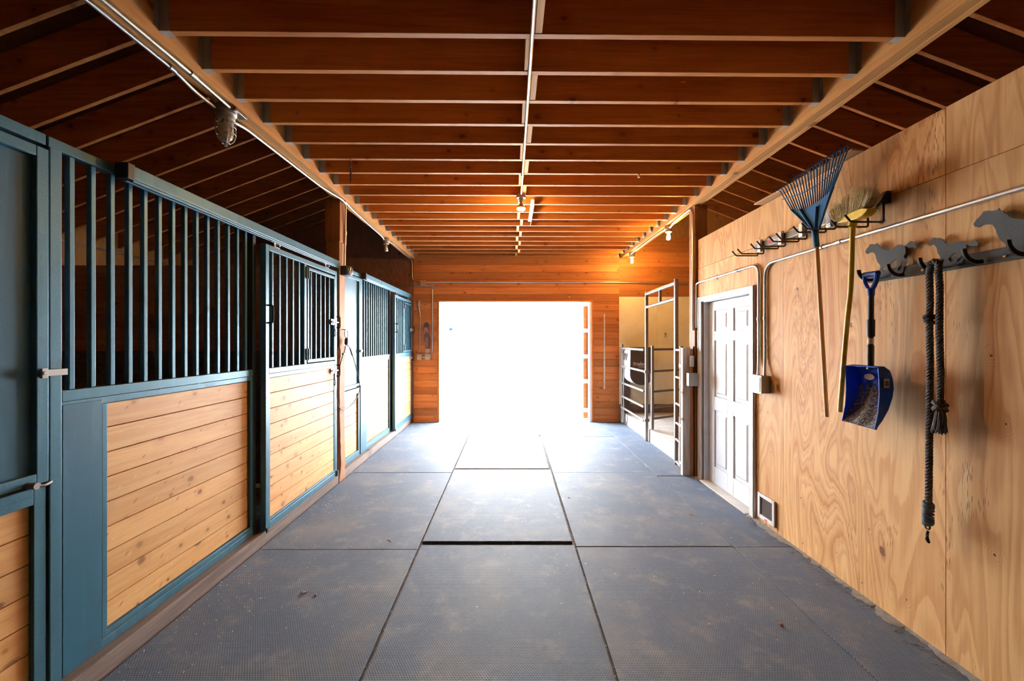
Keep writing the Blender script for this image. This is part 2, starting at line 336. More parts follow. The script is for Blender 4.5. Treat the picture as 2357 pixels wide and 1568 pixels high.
# ------------------------------------------------------------ mesh building
OFF = {}
class MB:
    def __init__(s):
        s.b = bmesh.new(); s.r = s.b.faces.layers.float.new('rnd'); s.k = 0
    def _f(s, vs, r):
        try:
            f = s.b.faces.new(vs); f[s.r] = r; return f
        except ValueError: return None
    def hexa(s, pts, r=None):
        r = random.random() if r is None else r
        v = [s.b.verts.new(p) for p in pts]
        for q in ((0, 3, 2, 1), (4, 5, 6, 7), (0, 1, 5, 4), (1, 2, 6, 5), (2, 3, 7, 6), (3, 0, 4, 7)):
            s._f([v[i] for i in q], r)
        return s
    def box(s, x0, x1, y0, y1, z0, z1, r=None):
        if x0 > x1: x0, x1 = x1, x0
        if y0 > y1: y0, y1 = y1, y0
        if z0 > z1: z0, z1 = z1, z0
        return s.hexa([(x0, y0, z0), (x1, y0, z0), (x1, y1, z0), (x0, y1, z0), (x0, y0, z1), (x1, y0, z1), (x1, y1, z1), (x0, y1, z1)], r)
    def ring(s, c, t, n, r, seg):
        bt = t.cross(n)
        return [s.b.verts.new(c + (n * math.cos(2 * math.pi * i / seg) + bt * math.sin(2 * math.pi * i / seg)) * r) for i in range(seg)]
    def tube(s, pts, r, seg=10, closed=False, cap=True):
        pts = [Vector(p) for p in pts]; n = len(pts)
        rr = r if hasattr(r, '__len__') else [r] * n
        rnd = random.random()
        tans = []
        for i in range(n):
            a = pts[(i - 1) % n] if closed or i > 0 else pts[i]
            b = pts[(i + 1) % n] if closed or i < n - 1 else pts[i]
            d = (b - a); tans.append(d.normalized() if d.length > 1e-9 else Vector((0, 0, 1)))
        t0 = tans[0]; up = Vector((0, 0, 1)) if abs(t0.z) < 0.9 else Vector((1, 0, 0))
        nrm = t0.cross(up).normalized(); rings = []
        for i in range(n):
            t = tans[i]; nrm = (nrm - t * nrm.dot(t))
            nrm = nrm.normalized() if nrm.length > 1e-6 else t.cross(Vector((0.3, 0.5, 0.8))).normalized()
            rings.append(s.ring(pts[i], t, nrm, rr[i], seg))
        for i in range(n if closed else n - 1):
            A, B = rings[i], rings[(i + 1) % n]
            for j in range(seg):
                s._f([A[j], A[(j + 1) % seg], B[(j + 1) % seg], B[j]], rnd)
        if cap and not closed:
            s._f(list(reversed(rings[0])), rnd); s._f(rings[-1], rnd)
        return s
    def cyl(s, a, b, r, seg=16): return s.tube([a, b], r, seg)
    def lathe(s, prof, c, axis=(0, 0, 1), seg=20):
        c = Vector(c); ax = Vector(axis).normalized()
        up = Vector((1, 0, 0)) if abs(ax.x) < 0.9 else Vector((0, 1, 0))
        n = (up - ax * up.dot(ax)).normalized(); rnd = random.random(); rings = []
        for (r, h) in prof: rings.append(s.ring(c + ax * h, ax, n, max(r, 1e-4), seg))
        for A, B in zip(rings, rings[1:]):
            for j in range(seg): s._f([A[j], A[(j + 1) % seg], B[(j + 1) % seg], B[j]], rnd)
        s._f(list(reversed(rings[0])), rnd); s._f(rings[-1], rnd)
        return s
    def prism(s, poly, d):
        """poly: list of Vectors in a plane, d: extrusion vector"""
        rnd = random.random(); d = Vector(d)
        A = [s.b.verts.new(Vector(p)) for p in poly]; B = [s.b.verts.new(Vector(p) + d) for p in poly]
        s._f(list(reversed(A)), rnd); s._f(B, rnd); n = len(A)
        for i in range(n): s._f([A[i], A[(i + 1) % n], B[(i + 1) % n], B[i]], rnd)
        return s
    def grid(s, rows, thick=None):
        """rows of equal-length point lists -> surface; thick: offset vector function or None"""
        rnd = random.random()
        V = [[s.b.verts.new(p) for p in r] for r in rows]
        for i in range(len(V) - 1):
            for j in range(len(V[0]) - 1):
                s._f([V[i][j], V[i][j + 1], V[i + 1][j + 1], V[i + 1][j]], rnd)
        return s
    def build(s, name, mat, parent=None, smooth=False, bevel=0.0, solid=0.0, keep=False):
        b = s.b
        bmesh.ops.recalc_face_normals(b, faces=b.faces)
        me = bpy.data.meshes.new(name)
        b.to_mesh(me); b.free()
        return link(name, me, mat, parent, smooth, bevel, solid)

def link(name, me, mat, parent=None, smooth=False, bevel=0.0, solid=0.0):
    o = bpy.data.objects.new(name, me); C.objects.link(o)
    me.materials.clear(); me.materials.append(mat if not isinstance(mat, str) else M[mat])
    if parent is not None:
        off = OFF.get(parent.name, Vector((0, 0, 0)))
        o.parent = parent; OFF[o.name] = off
        me.transform(Matrix.Translation(-off))
    if smooth:
        for p in me.polygons: p.use_smooth = True
        try: me.set_sharp_from_angle(angle=math.radians(40))
        except Exception: pass
    if solid:
        m = o.modifiers.new('solid', 'SOLIDIFY'); m.thickness = solid; m.offset = 0
    if bevel:
        m = o.modifiers.new('bevel', 'BEVEL'); m.width = bevel; m.segments = 2; m.limit_method = 'ANGLE'
    return o

def tag(o, label=None, cat=None, group=None, kind=None):
    if label: o['label'] = label
    if cat: o['category'] = cat
    if group: o['group'] = group
    if kind: o['kind'] = kind
    return o
def thing(name, label, cat, loc=(0, 0, 0), group=None, kind='thing'):
    o = bpy.data.objects.new(name, None); C.objects.link(o)
    o.location = loc; o.empty_display_size = 0.1
    OFF[o.name] = Vector(loc)
    return tag(o, label, cat, group, kind)
def struct(o, label=None): return tag(o, label, None, None, 'structure')
def copy_tree(src, delta=None, label=None, group=None, parent=None):
    c = src.copy(); C.objects.link(c)
    if parent is not None: c.parent = parent
    if delta is not None: c.location = Vector(src.location) + Vector(delta)
    if label: c['label'] = label
    if group: c['group'] = group
    for ch in list(src.children): copy_tree(ch, parent=c)
    return c
def fillet(pts, r=0.08, n=6):
    pts = [Vector(p) for p in pts]; out = [pts[0]]
    for a, b, c in zip(pts, pts[1:], pts[2:]):
        u = (a - b); v = (c - b); k = min(r, u.length * 0.45, v.length * 0.45)
        p, q = b + u.normalized() * k, b + v.normalized() * k
        for i in range(n + 1):
            t = i / n
            out.append(p * (1 - t) ** 2 + b * 2 * t * (1 - t) + q * t * t)
    out.append(pts[-1]); return out
def spline(pts, n=8):
    pts = [Vector(p) for p in pts]; P = [pts[0]] + pts + [pts[-1]]; out = []
    for i in range(1, len(P) - 2):
        p0, p1, p2, p3 = P[i - 1], P[i], P[i + 1], P[i + 2]
        for k in range(n):
            t = k / n
            out.append(0.5 * ((2 * p1) + (p2 - p0) * t + (2 * p0 - 5 * p1 + 4 * p2 - p3) * t * t + (3 * p1 - p0 - 3 * p2 + p3) * t ** 3))
    out.append(pts[-1]); return out
def lerp(a, b, t): return a + (b - a) * t
ORD = ['first', 'second', 'third', 'fourth', 'fifth', 'sixth', 'seventh', 'eighth', 'ninth', 'tenth', 'eleventh', 'twelfth', 'thirteenth',
       'fourteenth', 'fifteenth', 'sixteenth', 'seventeenth', 'eighteenth', 'nineteenth', 'twentieth', 'twenty-first', 'twenty-second']
XL, XR = -1.875, 2.14            # faces of the two long beams
ZJ = 3.25                        # underside of the joists
YW = 8.0                         # far wall
RX = 2.2                         # plywood wall face
SX = -2.0                        # stall front face

# ============================================================ the setting
struct(MB().box(-6.3, 6.6, -9.0, 8.15, -0.12, -0.02).build('floor', plain('packed_dirt_base', (0.16, 0.145, 0.125), 0.95, 0, 0.3, 30.0)))
struct(MB().box(2.2, 6.1, 4.86, 7.99, -0.02, 0.19).build('floor_wash_bay', 'concrete', bevel=0.01))
g = MB().box(-40, 40, 8.15, 60, -0.14, -0.03).build('ground', 'gravel'); struct(g)
# far wall: planks with the big door opening
DX0, DX1, DZ = -1.404, 1.583, 2.357
def planks_x(mb, x0, x1, y0, y1, z0, z1, w, gap=0.003):
    z = z0
    while z < z1 - 0.01:
        zz = min(z + w, z1)
        mb.box(x0, x1, y0, y1, z + gap / 2, zz - gap / 2); z += w
def planks_y(mb, x0, x1, y0, y1, z0, z1, w, gap=0.003):
    planks_x(mb, x0, x1, y0, y1, z0, z1, w, gap)
m = MB(); bw = 0.1365
planks_x(m, -1.905, DX0, YW, YW + 0.02, 0.0, DZ, bw, .005)
planks_x(m, DX1, 2.12, YW, YW + 0.02, 0.0, DZ, bw, .005)
planks_x(m, -1.905, 2.12, YW, YW + 0.02, DZ, 3.23, 0.146, 0.006)
struct(m.build('wall_far', 'cedar'))
m = MB()
m.box(-1.905, DX0 - .037, YW + 0.02, YW + 0.148, -0.02, 3.49).box(DX1 + .032, 2.119, YW + 0.02, YW + 0.148, -0.02, 3.49).box(DX0 - .037, DX1 + .032, YW + 0.02, YW + 0.148, DZ + .037, 3.49)
struct(m.build('wall_far_core', 'partition'))
m = MB()
m.box(DX0 - 0.035, DX0 + .002, YW - 0.015, YW + 0.15, 0, DZ - .001).box(DX1 - .002, DX1 + 0.03, YW - 0.015, YW + 0.15, 0, DZ - .001).box(DX0 - 0.035, DX1 + 0.03, YW - 0.015, YW + 0.15, DZ, DZ + 0.035)
struct(m.build('trim_1', 'cedar', bevel=0.003))
# far gable: plywood up to the roof
def roofz(x): return 5.36 - 0.38 * abs(x - 0.19)          # underside of the rafters
m = MB()
for x0, x1 in ((-6.0, -4.78), (-4.78, -3.56), (-3.56, -2.34), (-2.34, -1.905)):
    m.hexa([(x0, YW, -0.02), (x1, YW, -0.02), (x1, YW + 0.15, -0.02), (x0, YW + 0.15, -0.02), (x0, YW, roofz(x0) + 0.28), (x1, YW, roofz(x1) + 0.28), (x1, YW + 0.15, roofz(x1) + 0.28), (x0, YW + 0.15, roofz(x0) + 0.28)])
x0, x1 = -1.905, 0.19
m.hexa([(x0, YW, 3.5), (x1, YW, 3.5), (x1, YW + 0.15, 3.5), (x0, YW + 0.15, 3.5), (x0, YW, roofz(x0) + 0.28), (x1, YW, roofz(x1) + 0.28), (x1, YW + 0.15, roofz(x1) + 0.28), (x0, YW + 0.15, roofz(x0) + 0.28)])
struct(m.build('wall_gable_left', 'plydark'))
m = MB(); zb = 3.62
for x0, x1 in ((0.19, 2.12), (2.12, 3.1), (3.1, 4.3), (4.3, 6.3)):
    z0 = 3.5 if x0 < 1 else zb
    m.hexa([(x0, YW, z0), (x1, YW, z0), (x1, YW + 0.15, z0), (x0, YW + 0.15, z0), (x0, YW, max(z0, roofz(x0) + 0.28)), (x1, YW, max(z0, roofz(x1) + 0.28)), (x1, YW + 0.15, max(z0, roofz(x1) + 0.28)), (x0, YW + 0.15, max(z0, roofz(x0) + 0.28))])
struct(m.build('wall_gable_right', 'plywarm'))
m = MB()
planks_x(m, 2.12, 6.3, YW, YW + 0.15, 2.46, zb, 0.29, 0.004)
struct(m.build('wall_far_upper_boards', 'cedar'))
m = MB()
m.box(2.12, 2.86, YW, YW + 0.15, 0.35, 2.457).box(2.863, 4.08, YW, YW + 0.15, 0.35, 2.457).box(4.083, 6.3, YW, YW + 0.15, 0.35, 2.457)
struct(m.build('wall_far_cream_panel', 'cream'))
struct(MB().box(2.12, 6.3, YW - 0.03, YW + 0.15, -0.02, 0.345).build('baseboard_far', 'sill'))
# outer walls, rear wall
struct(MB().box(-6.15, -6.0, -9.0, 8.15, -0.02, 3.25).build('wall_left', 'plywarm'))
struct(MB().box(6.3, 6.45, -9.0, 8.15, -0.02, 3.25).build('wall_right_outer', 'plywarm'))  # unseen outer wall, put in to close off outside light
m = MB()
m.box(-6.3, 6.6, -9.15, -9.0, -0.02, 5.6)  # unseen rear wall, closed and set far back to cut bounced light
struct(m.build('wall_rear', 'plywarm'))
# roof deck over the rafters
for side, xa, xb in (('left', 0.19, -6.3), ('right', 0.19, 6.6)):
    z0, z1 = roofz(xa) + 0.315, roofz(xb) + 0.315
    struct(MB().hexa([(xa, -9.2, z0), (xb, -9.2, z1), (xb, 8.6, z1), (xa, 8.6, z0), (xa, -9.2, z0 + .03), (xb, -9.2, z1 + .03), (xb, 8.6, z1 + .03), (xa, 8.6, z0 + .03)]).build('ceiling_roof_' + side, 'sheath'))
# loft floor above the joists
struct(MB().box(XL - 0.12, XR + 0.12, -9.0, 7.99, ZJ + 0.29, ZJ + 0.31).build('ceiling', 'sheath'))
# plywood wall at right: one box per sheet, hole for the door
m = MB(); T = 0.12
seams = [-9.0, -7.7, -6.5, -5.3, -4.1, -2.9, -1.62, -0.38, 0.846, 2.066, 3.30]
for a, b in zip(seams, seams[1:]):
    m.box(RX, RX + 0.018, a + .0015, b - .0015, 0, 2.438); m.box(RX, RX + 0.018, a + .0015, b - .0015, 2.442, 2.78)
m.box(RX, RX + 0.018, 3.3015, 3.70, 0, 2.438); m.box(RX, RX + 0.018, 3.3015, 4.66, 2.442, 2.78)
m.box(RX, RX + 0.018, 3.70, 4.66, 2.07, 2.438).box(RX, RX + 0.018, 4.663, 4.80, 0, 2.438).box(RX, RX + 0.018, 4.663, 4.80, 2.442, 2.78)
struct(m.build('wall_right', 'ply'))
m = MB()
m.box(RX + .018, RX + T, -9.0, 3.74, 0, 2.74).box(RX + .018, RX + T, 3.74, 4.68, 2.05, 2.74).box(RX + .018, RX + T, 4.68, 4.8, 0, 2.74)
m.box(RX + .018, RX + .04, -9.0, 4.8, 2.74, 2.786).box(RX + .055, RX + T, -9.0, 4.8, 2.74, 2.77)
struct(m.build('wall_right_frame', 'plyedge'))
# partition between the two stalls
m = MB(); planks_x(m, -5.99, -2.1, 4.66, 4.70, 1.477, 2.46, 0.141, 0.004)
struct(m.build('wall_partition', 'partition'))
m = MB(); planks_x(m, -5.99, -2.1, 4.655, 4.70, 0.0, 1.475, 0.141, 0.004); m.box(-5.99, -2.1, 4.702, 4.715, 0, 2.44)
struct(m.build('wall_partition_kickboards', plain('dark_kick_boards', (0.14, 0.125, 0.13), 0.6, 0, 0.3)))

# ============================================================ joists, hangers, blocking
JY = [2.194 + 0.3048 * k for k in range(-4, 20)]
skew = math.atan2(0.045, XR - XL)
def joist_obj():
    L = XR - XL; m = MB().box(-L / 2 + .002, L / 2 - .002, -.019, .019, 0, .286)
    return m.build('ceiling_joist', 'joist', bevel=0.003)
jp = joist_obj(); L = XR - XL
for sgn in (-1, 1):
    x0 = sgn * (L / 2); x1 = x0 - sgn * 0.055
    h = MB().box(x0, x1, -.021, .021, -.003, 0.0).box(x0, x1, -.0225, -.0195, -.003, .2).box(x0, x1, .0195, .0225, -.003, .2)
    h.box(x0, x0 - sgn * .003, -.05, -.02, .01, .22).box(x0, x0 - sgn * .003, .02, .05, .01, .22)
    for k in range(6): h.cyl((x0 - sgn * .003, -.037, .03 + k * .034), (x0 - sgn * .006, -.037, .03 + k * .034), .005, 6)
    ho = h.build('joist_hanger', 'hanger', jp)
    ho['label'] = 'galvanised steel joist hanger'
nvis = 0
for i, y in enumerate(JY):
    o = jp if i == 0 else copy_tree(jp)
    o.location = ((XL + XR) / 2, y + 0.022, ZJ); o.rotation_euler = (0, 0, skew)
    if y > 1.95:
        lab = 'orange-brown ceiling joist across the aisle, %s from the camera end' % ORD[nvis]; nvis += 1
        if i == len(JY) - 1: lab = 'orange-brown ceiling joist across the aisle, last one against the far plank wall'
    else:
        lab = 'orange-brown ceiling joist above the camera, %s counting back from the front one' % ORD[3 - i]
    tag(o, lab, 'ceiling joist', 'ceiling joists across the aisle', 'thing')
for i in range(len(JY) - 1):
    x = 0.125 + (0.024 if i % 2 == 1 else -0.024)
    ya = JY[i] + 0.022 + .021; yb = JY[i + 1] + 0.022 - .021
    o = MB().box(x - .019, x + .019, ya, yb, ZJ + 0.002, ZJ + .24).build('joist_blocking', 'block', bevel=0.002)
    k = i - 3
    lab = 'short pale wood block between joists along the ceiling centre line, %s bay from the camera' % ORD[k - 1] if k > 0 else 'short pale wood block above the camera, %s counting back' % ORD[-k]
    tag(o, lab, 'wood block', 'wood blocking between the joists', 'thing')

# beams: glued layers on edge
def beam(name, x0, sgn, label):
    m = MB(); t = 0.04
    for k in range(3):
        a = x0 + sgn * k * t; dz = (0.0, 0.003, 0.001)[k]
        m.box(a, a + sgn * (t - .001), -9.0, 7.98, 3.2 + dz, 3.2 + 0.335)
    return tag(m.build(name, 'beam', bevel=0.003), label, 'beam', 'long beams along the aisle', 'thing')
beam('ceiling_beam', XL, -1, 'long wooden beam over the left stall fronts carrying the joists')
beam('ceiling_beam', XR, 1, 'long wooden beam over the right plywood wall carrying the joists')

# rafters
def rafter(side, y, label, grp):
    ridge = 0.19
    xo = -6.25 if side < 0 else 6.55
    xi = ridge
    z = roofz
    d = .31
    m = MB().hexa([(xi, y - .019, z(xi)), (xo, y - .019, z(xo)), (xo, y + .019, z(xo)), (xi, y + .019, z(xi)),
                   (xi, y - .019, z(xi) + d), (xo, y - .019, z(xo) + d), (xo, y + .019, z(xo) + d), (xi, y + .019, z(xi) + d)])
    return m
for side, y0, n, word in ((-1, 2.598, 14, 'left'), (1, 2.718, 14, 'right')):
    proto = None
    for k in range(n):
        y = y0 + 0.406 * k
        if y > 7.96: break
        if proto is None:
            proto = rafter(side, 0.0, '', '').build('roof_rafter', 'rafter', bevel=0.003); o = proto
        else:
            o = proto.copy(); C.objects.link(o)
        o.location = (0, y, 0)
        tag(o, 'sloping roof rafter above the %s, %s from the camera' % ('stalls on the left' if side < 0 else 'plywood wall on the right', ORD[k]),
            'rafter', 'roof rafters over the %s side' % word, 'thing')

# ============================================================ floor mats
def floor_mat(x0, x1, y0, y1, label, mat='mat', top=0.0, grp='rubber floor mats of the aisle'):
    e = 0.003
    m = MB(); m.box(x0 + e, x1 - e, y0 + e, y1 - e, -0.02, top)
    o = m.build('rubber_mat', mat, bevel=0.004)
    return tag(o, label, 'floor mat', grp, 'thing')
cols = {'left': (-1.93, -0.713, [(-0.5, 1.30), (1.30, 3.127), (3.127, 4.95), (4.95, 6.78), (6.78, 8.14)]),
        'right': (0.505, 1.728, [(-0.5, 1.34), (1.34, 3.17), (3.17, 4.96), (4.96, 6.79), (6.79, 8.14)]),
        'edge': (1.728, 2.19, [(-0.5, 1.34), (1.34, 3.165), (3.165, 4.82)])}
row = ['beneath the camera', 'nearest in view', 'second in view', 'third in view', 'last before the bright doorway']
for c, (x0, x1, ys) in cols.items():
    for k, (a, b) in enumerate(ys):
        w = {'left': 'grey rubber mat in the column beside the stall fronts, %s', 'right': 'grey rubber mat in the column right of the centre mats, %s',
             'edge': 'narrow grey rubber mat strip along the plywood wall, %s'}[c]
        floor_mat(x0, x1, a, b, w % row[k], top=-0.001 + 0.0015 * ((k + len(c)) % 2))
floor_mat(1.728, 2.19, 4.83, 8.14, 'narrow grey rubber mat strip beside the tube gates')
floor_mat(-0.705, 0.498, -0.4, 1.40, 'grey rubber mat of the centre column, beneath the camera')
floor_mat(-0.705, 0.498, 1.40, 3.20, 'grey rubber mat of the centre column, nearest in view')
floor_mat(-0.705, 0.49, 3.235, 5.05, 'centre rubber mat with a raised dark front edge', top=0.008)
floor_mat(-0.70, 0.475, 5.07, 6.9, 'ribbed pale mat lying in the centre of the aisle', 'ribbed', 0.012)
floor_mat(-0.705, 0.498, 6.9, 8.14, 'grey rubber mat of the centre column, last before the bright doorway')
# dust and shavings
m = MB()
def chip(x, y, s, z=0.002):
    if -.7 < x < .49 and 3.235 < y < 6.9 and z > 0: z = .0125 if y > 5.07 else .0085
    a = random.random() * 6.28; l = s * random.uniform(.5, 1.6); w = s * random.uniform(.12, .4)
    ca, sa = math.cos(a), math.sin(a); h = random.uniform(.001, .003)
    P = [(x + ca * u * l - sa * v * w, y + sa * u * l + ca * v * w) for u, v in ((-1, -1), (1, -1), (1, 1), (-1, 1))]
    m.hexa([(p[0], p[1], z) for p in P] + [(p[0], p[1], z + h) for p in P])
for k in range(1500):
    y = random.uniform(1.9, 8.0)
    x = -1.92 + abs(random.gauss(0, .32)) if random.random() < .75 else random.uniform(-1.9, 2.1)
    if x > 2.1: continue
    chip(x, y, random.uniform(.0018, .0045))
for k in range(350):
    chip(random.uniform(-0.75, -0.68) if k % 2 else random.uniform(.47, .53), random.uniform(1.9, 6), random.uniform(.002, .005), -.004)
tag(m.build('wood_shavings', 'debris'), 'pale wood shavings and straw bits scattered over the mats', 'shavings', None, 'stuff')
m = MB()
for k in range(700):
    x = 2.19 - abs(random.gauss(0, .05)); y = random.uniform(1.9, 4.8)
    if x > 2.19: continue
    chip(x, y, random.uniform(.002, .007), .001)
yy = 1.2
wl = .05
prev = None
while yy < 4.8:
    wl = max(.006, min(.06, wl + random.gauss(0, .009)))
    cur = (yy, wl)
    if prev:
        a, b = prev, cur
        m.hexa([(2.19 - a[1], a[0], .001), (2.199, a[0], .001), (2.199, b[0], .001), (2.19 - b[1], b[0], .001), (2.19 - a[1], a[0], .0016), (2.199, a[0], .010), (2.199, b[0], .010), (2.19 - b[1], b[0], .0016)], .4)
    prev = cur; yy += .014
tag(m.build('floor_dust', plain('grey_dust', (0.24, 0.225, 0.20), 1.0)), 'grey dust gathered along the foot of the plywood wall', 'dust', None, 'stuff')
def pebble(px, py, s, mat, label, cat, name):
    Y = F * H / (py - CY); X = (px - CX) * Y / F
    m = MB()
    prof = [(s * .2, 0), (s * .55, s * .12), (s * .6, s * .3), (s * .4, s * .5), (s * .1, s * .58)]
    m.lathe(prof, (X, Y, 0.002), (0.15, 0.1, 1), 9)
    for v in m.b.verts: v.co += Vector((random.uniform(-1, 1), random.uniform(-1, 1), 0)) * s * .08
    tag(m.build(name, mat, smooth=True), label, cat, None, 'thing')
pebble(1797, 1440, .022, 'stone', 'small reddish stone on the mat near the plywood wall', 'stone', 'stone')
pebble(726, 1372, .013, 'stone', 'small grey stone on the near left mat', 'stone', 'stone')
def leafbit(px, py, s, ang, label):
    Y = F * H / (py - CY); X = (px - CX) * Y / F
    pts = []
    for k in range(9):
        t = k / 8; u = (t - .5) * s; w = math.sin(t * math.pi) * s * .16 + .0008
        z = .004 + .006 * math.sin(t * 5)
        ca, sa = math.cos(ang), math.sin(ang)
        pts.append([Vector((X + ca * u - sa * q * w, Y + sa * u + ca * q * w, z + abs(q) * .003)) for q in (-1, 0, 1)])
    tag(MB().grid(pts).build('dry_leaf', 'leaf', solid=.0015), label, 'leaf', 'dry leaves on the floor', 'thing')
leafbit(700, 1366, .05, .7, 'small dry leaf on the near left mat beside a stone')
leafbit(895, 1247, .04, -.3, 'dry leaf on the left mat just beyond the near seam')
leafbit(1592, 1187, .05, .1, 'dry leaf on the right mat in front of the white door')
leafbit(1310, 1148, .03, .5, 'tiny dry leaf on the right mat near the centre seam')

# ============================================================ left side: stalls
def bar_mesh(y, z0, z1, x=SX - .02, w=.0125):
    return MB().box(x - w, x + w, y - w, y + w, z0, z1)
def wood_infill(parent, y0, y1, z0, z1, x=SX - 0.02, flip=1):
    m = MB(); planks_y(m, x - .025, x, y0, y1, z0, z1, .125, .004)
    return m.build('board_infill', 'pine', parent, bevel=.0025)
def solid_panel(y0, y1, label, latch):
    t = thing('stall_swing_panel', label, 'stall panel', (SX, (y0 + y1) / 2, 0.09), 'solid panels of the stall fronts')
    x = SX
    f = MB()       # lower frame
    f.box(x - .05, x, y0, y0 + .045, .09, .98).box(x - .05, x, y1 - .045, y1, .09, .98).box(x - .05, x, y0 + .045, y1 - .045, .91, .98).box(x - .05, x, y0 + .045, y1 - .045, .09, .16)
    f.box(x, x + .004, y0 + .02, y1 - .04, .945, .949)
    f.build('lower_frame', 'blue', t, bevel=.003)
    wood_infill(t, y0 + .045, y1 - .045, .16, .91)
    f = MB().box(x - .03, x + .012, y0, y0 + .045, .995, 2.42).box(x - .03, x + .012, y1 - .045, y1, .995, 2.42).box(x - .03, x + .012, y0 + .045, y1 - .045, 2.375, 2.42).box(x - .03, x + .012, y0 + .045, y1 - .045, .995, 1.04)
    f.build('door_frame', 'blue', t, bevel=.003)
    MB().box(x - .02, x - .012, y0 + .045, y1 - .045, 1.04, 2.375).build('steel_sheet', 'bluesheet', t)
    MB().box(x - .05, x, y0, y1, 2.44, 2.487).build('top_rail', 'blue', t, bevel=.003)
    if latch:
        m = MB().box(x + .012, x + .018, y1 - .03, y1 + .07, 1.447, 1.475).box(x + .018, x + .03, y1 - .04, y1 - .018, 1.44, 1.482)
        m.cyl((x + .012, y1 - .03, 1.462), (x + .034, y1 - .03, 1.462), .008)
        m.build('latch', 'box', t, bevel=.001)['label'] = 'rusty flat steel latch'
        m = MB().tube([(x + .012, y1 - .075, 1.0), (x + .05, y1 - .075, 1.0)], .014, 10).tube(spline([(x + .04, y1 - .075, 1.0), (x + .05, y1 - .05, .995), (x + .045, y1 - .02, 1.0)]), .006, 8)
        m.build('hinge_pin', 'box', t, smooth=True)
    return t
solid_panel(0.9, 1.757, 'blue-grey stall panel with plain steel sheet over boards, nearest at far left', True)
solid_panel(4.79, 5.40, 'pale steel sheet panel over boards just beyond the wooden post', True)
# continues behind the camera
solid_panel(0.02, 0.88, 'blue-grey stall panel with steel sheet, beside the camera outside the view', False)

def grille(yp, yb, ye, ybars, label):
    """yp: post start, yb: panel start, ye: channel start"""
    t = thing('stall_grille', label, 'stall front', (SX, (yp + ye) / 2, 0.09), 'barred stall fronts'); x = SX
    MB().box(x - .05, x + .006, yp, yp + .05, .09, 2.44).build('post', 'blue', t, bevel=.004)
    MB().box(x - .05, x, yp, ye + .04, 2.44, 2.487).build('top_rail', 'blue', t, bevel=.004)
    m = MB().box(x - .05, x, yb, ye, 1.325, 1.375).box(x - .045, x - .003, yb, ye, 1.29, 1.324)
    for k in range(3): m.box(x - .003, x + .002, yb + .5 + k * .28, yb + .53 + k * .28, 1.321, 1.328)
    m.build('middle_rail', 'blue', t, bevel=.003)
    m = MB().box(x - .05, x, yb, ye, .09, .135).box(x - .045, x - .003, yb + .2, ye, .136, .165)
    m.build('bottom_rail', 'blue', t, bevel=.003)
    m = MB().box(x - .03, x + .003, yb, yb + .175, .1, 1.31)
    for k in range(5): m.box(x - .001, x + .005, yb - .003, yb + .004, .25 + k * .22, .275 + k * .22)
    m.build('steel_sheet', 'bluesheet', t, bevel=.001)
    MB().box(x - .045, x, yb + .177, yb + .205, .136, 1.29).build('stile', 'blue', t, bevel=.003)
    MB().box(x - .045, x, ye - .03, ye, .166, 1.29).build('stile', 'blue', t, bevel=.003)
    wood_infill(t, yb + .207, ye - .03, .166, 1.288)
    m = MB().box(x - .05, x + .0, ye, ye + .04, .09, 2.44)
    m.build('jamb_channel', 'darkblue', t, bevel=.003)
    p = None
    for y in ybars:
        MB().box(x - .036, x - .012, y - .012, y + .012, 1.375, 2.44).build('bar', 'blue', t, bevel=.003)
    return t
b1 = [1.873, 1.969, 2.064, 2.161, 2.251, 2.344, 2.438, 2.530, 2.622, 2.717, 2.814, 2.915, 3.013, 3.105]
grille(1.765, 1.82, 3.165, b1, 'long barred stall front over knotty boards, nearest on the left')
grille(5.42, 5.475, 6.75, [5.52 + .0935 * k for k in range(13)], 'far barred stall front over washed-out boards, beyond the wooden post')

def latch_set(t, x, y, z, clip=True, name='latch'):
    m = MB().box(x, x + .004, y - .07, y + .02, z - .03, z + .03).cyl((x + .014, y - .085, z), (x + .014, y + .08, z), .008, 10)
    m.box(x + .002, x + .026, y - .055, y - .035, z - .014, z + .014).box(x + .002, x + .026, y - .012, y + .008, z - .014, z + .014)
    lo = m.build(name, 'galv', t, bevel=.001); lo['label'] = 'bright steel slide bolt'
    m = MB().tube(fillet([(x + .01, y + .045, z - .06), (x + .05, y + .045, z - .06), (x + .05, y + .045, z + .06), (x + .01, y + .045, z + .06)], .025), .006, 8)
    m.build('pull_handle', 'blackmetal', lo, smooth=True)
    if clip:
        m = MB().tube([(x + .02, y - .02, z), (x + .022, y - .02, z - .07)], .004, 6)
        m.tube(spline([(x + .022, y - .02, z - .07), (x + .022, y - .036, z - .10), (x + .022, y - .03, z - .15), (x + .022, y - .018, z - .155), (x + .022, y - .008, z - .14), (x + .022, y - .012, z - .1), (x + .022, y - .02, z - .07)]), .0045, 6)
        m.build('clip', 'blackmetal', lo, smooth=True)
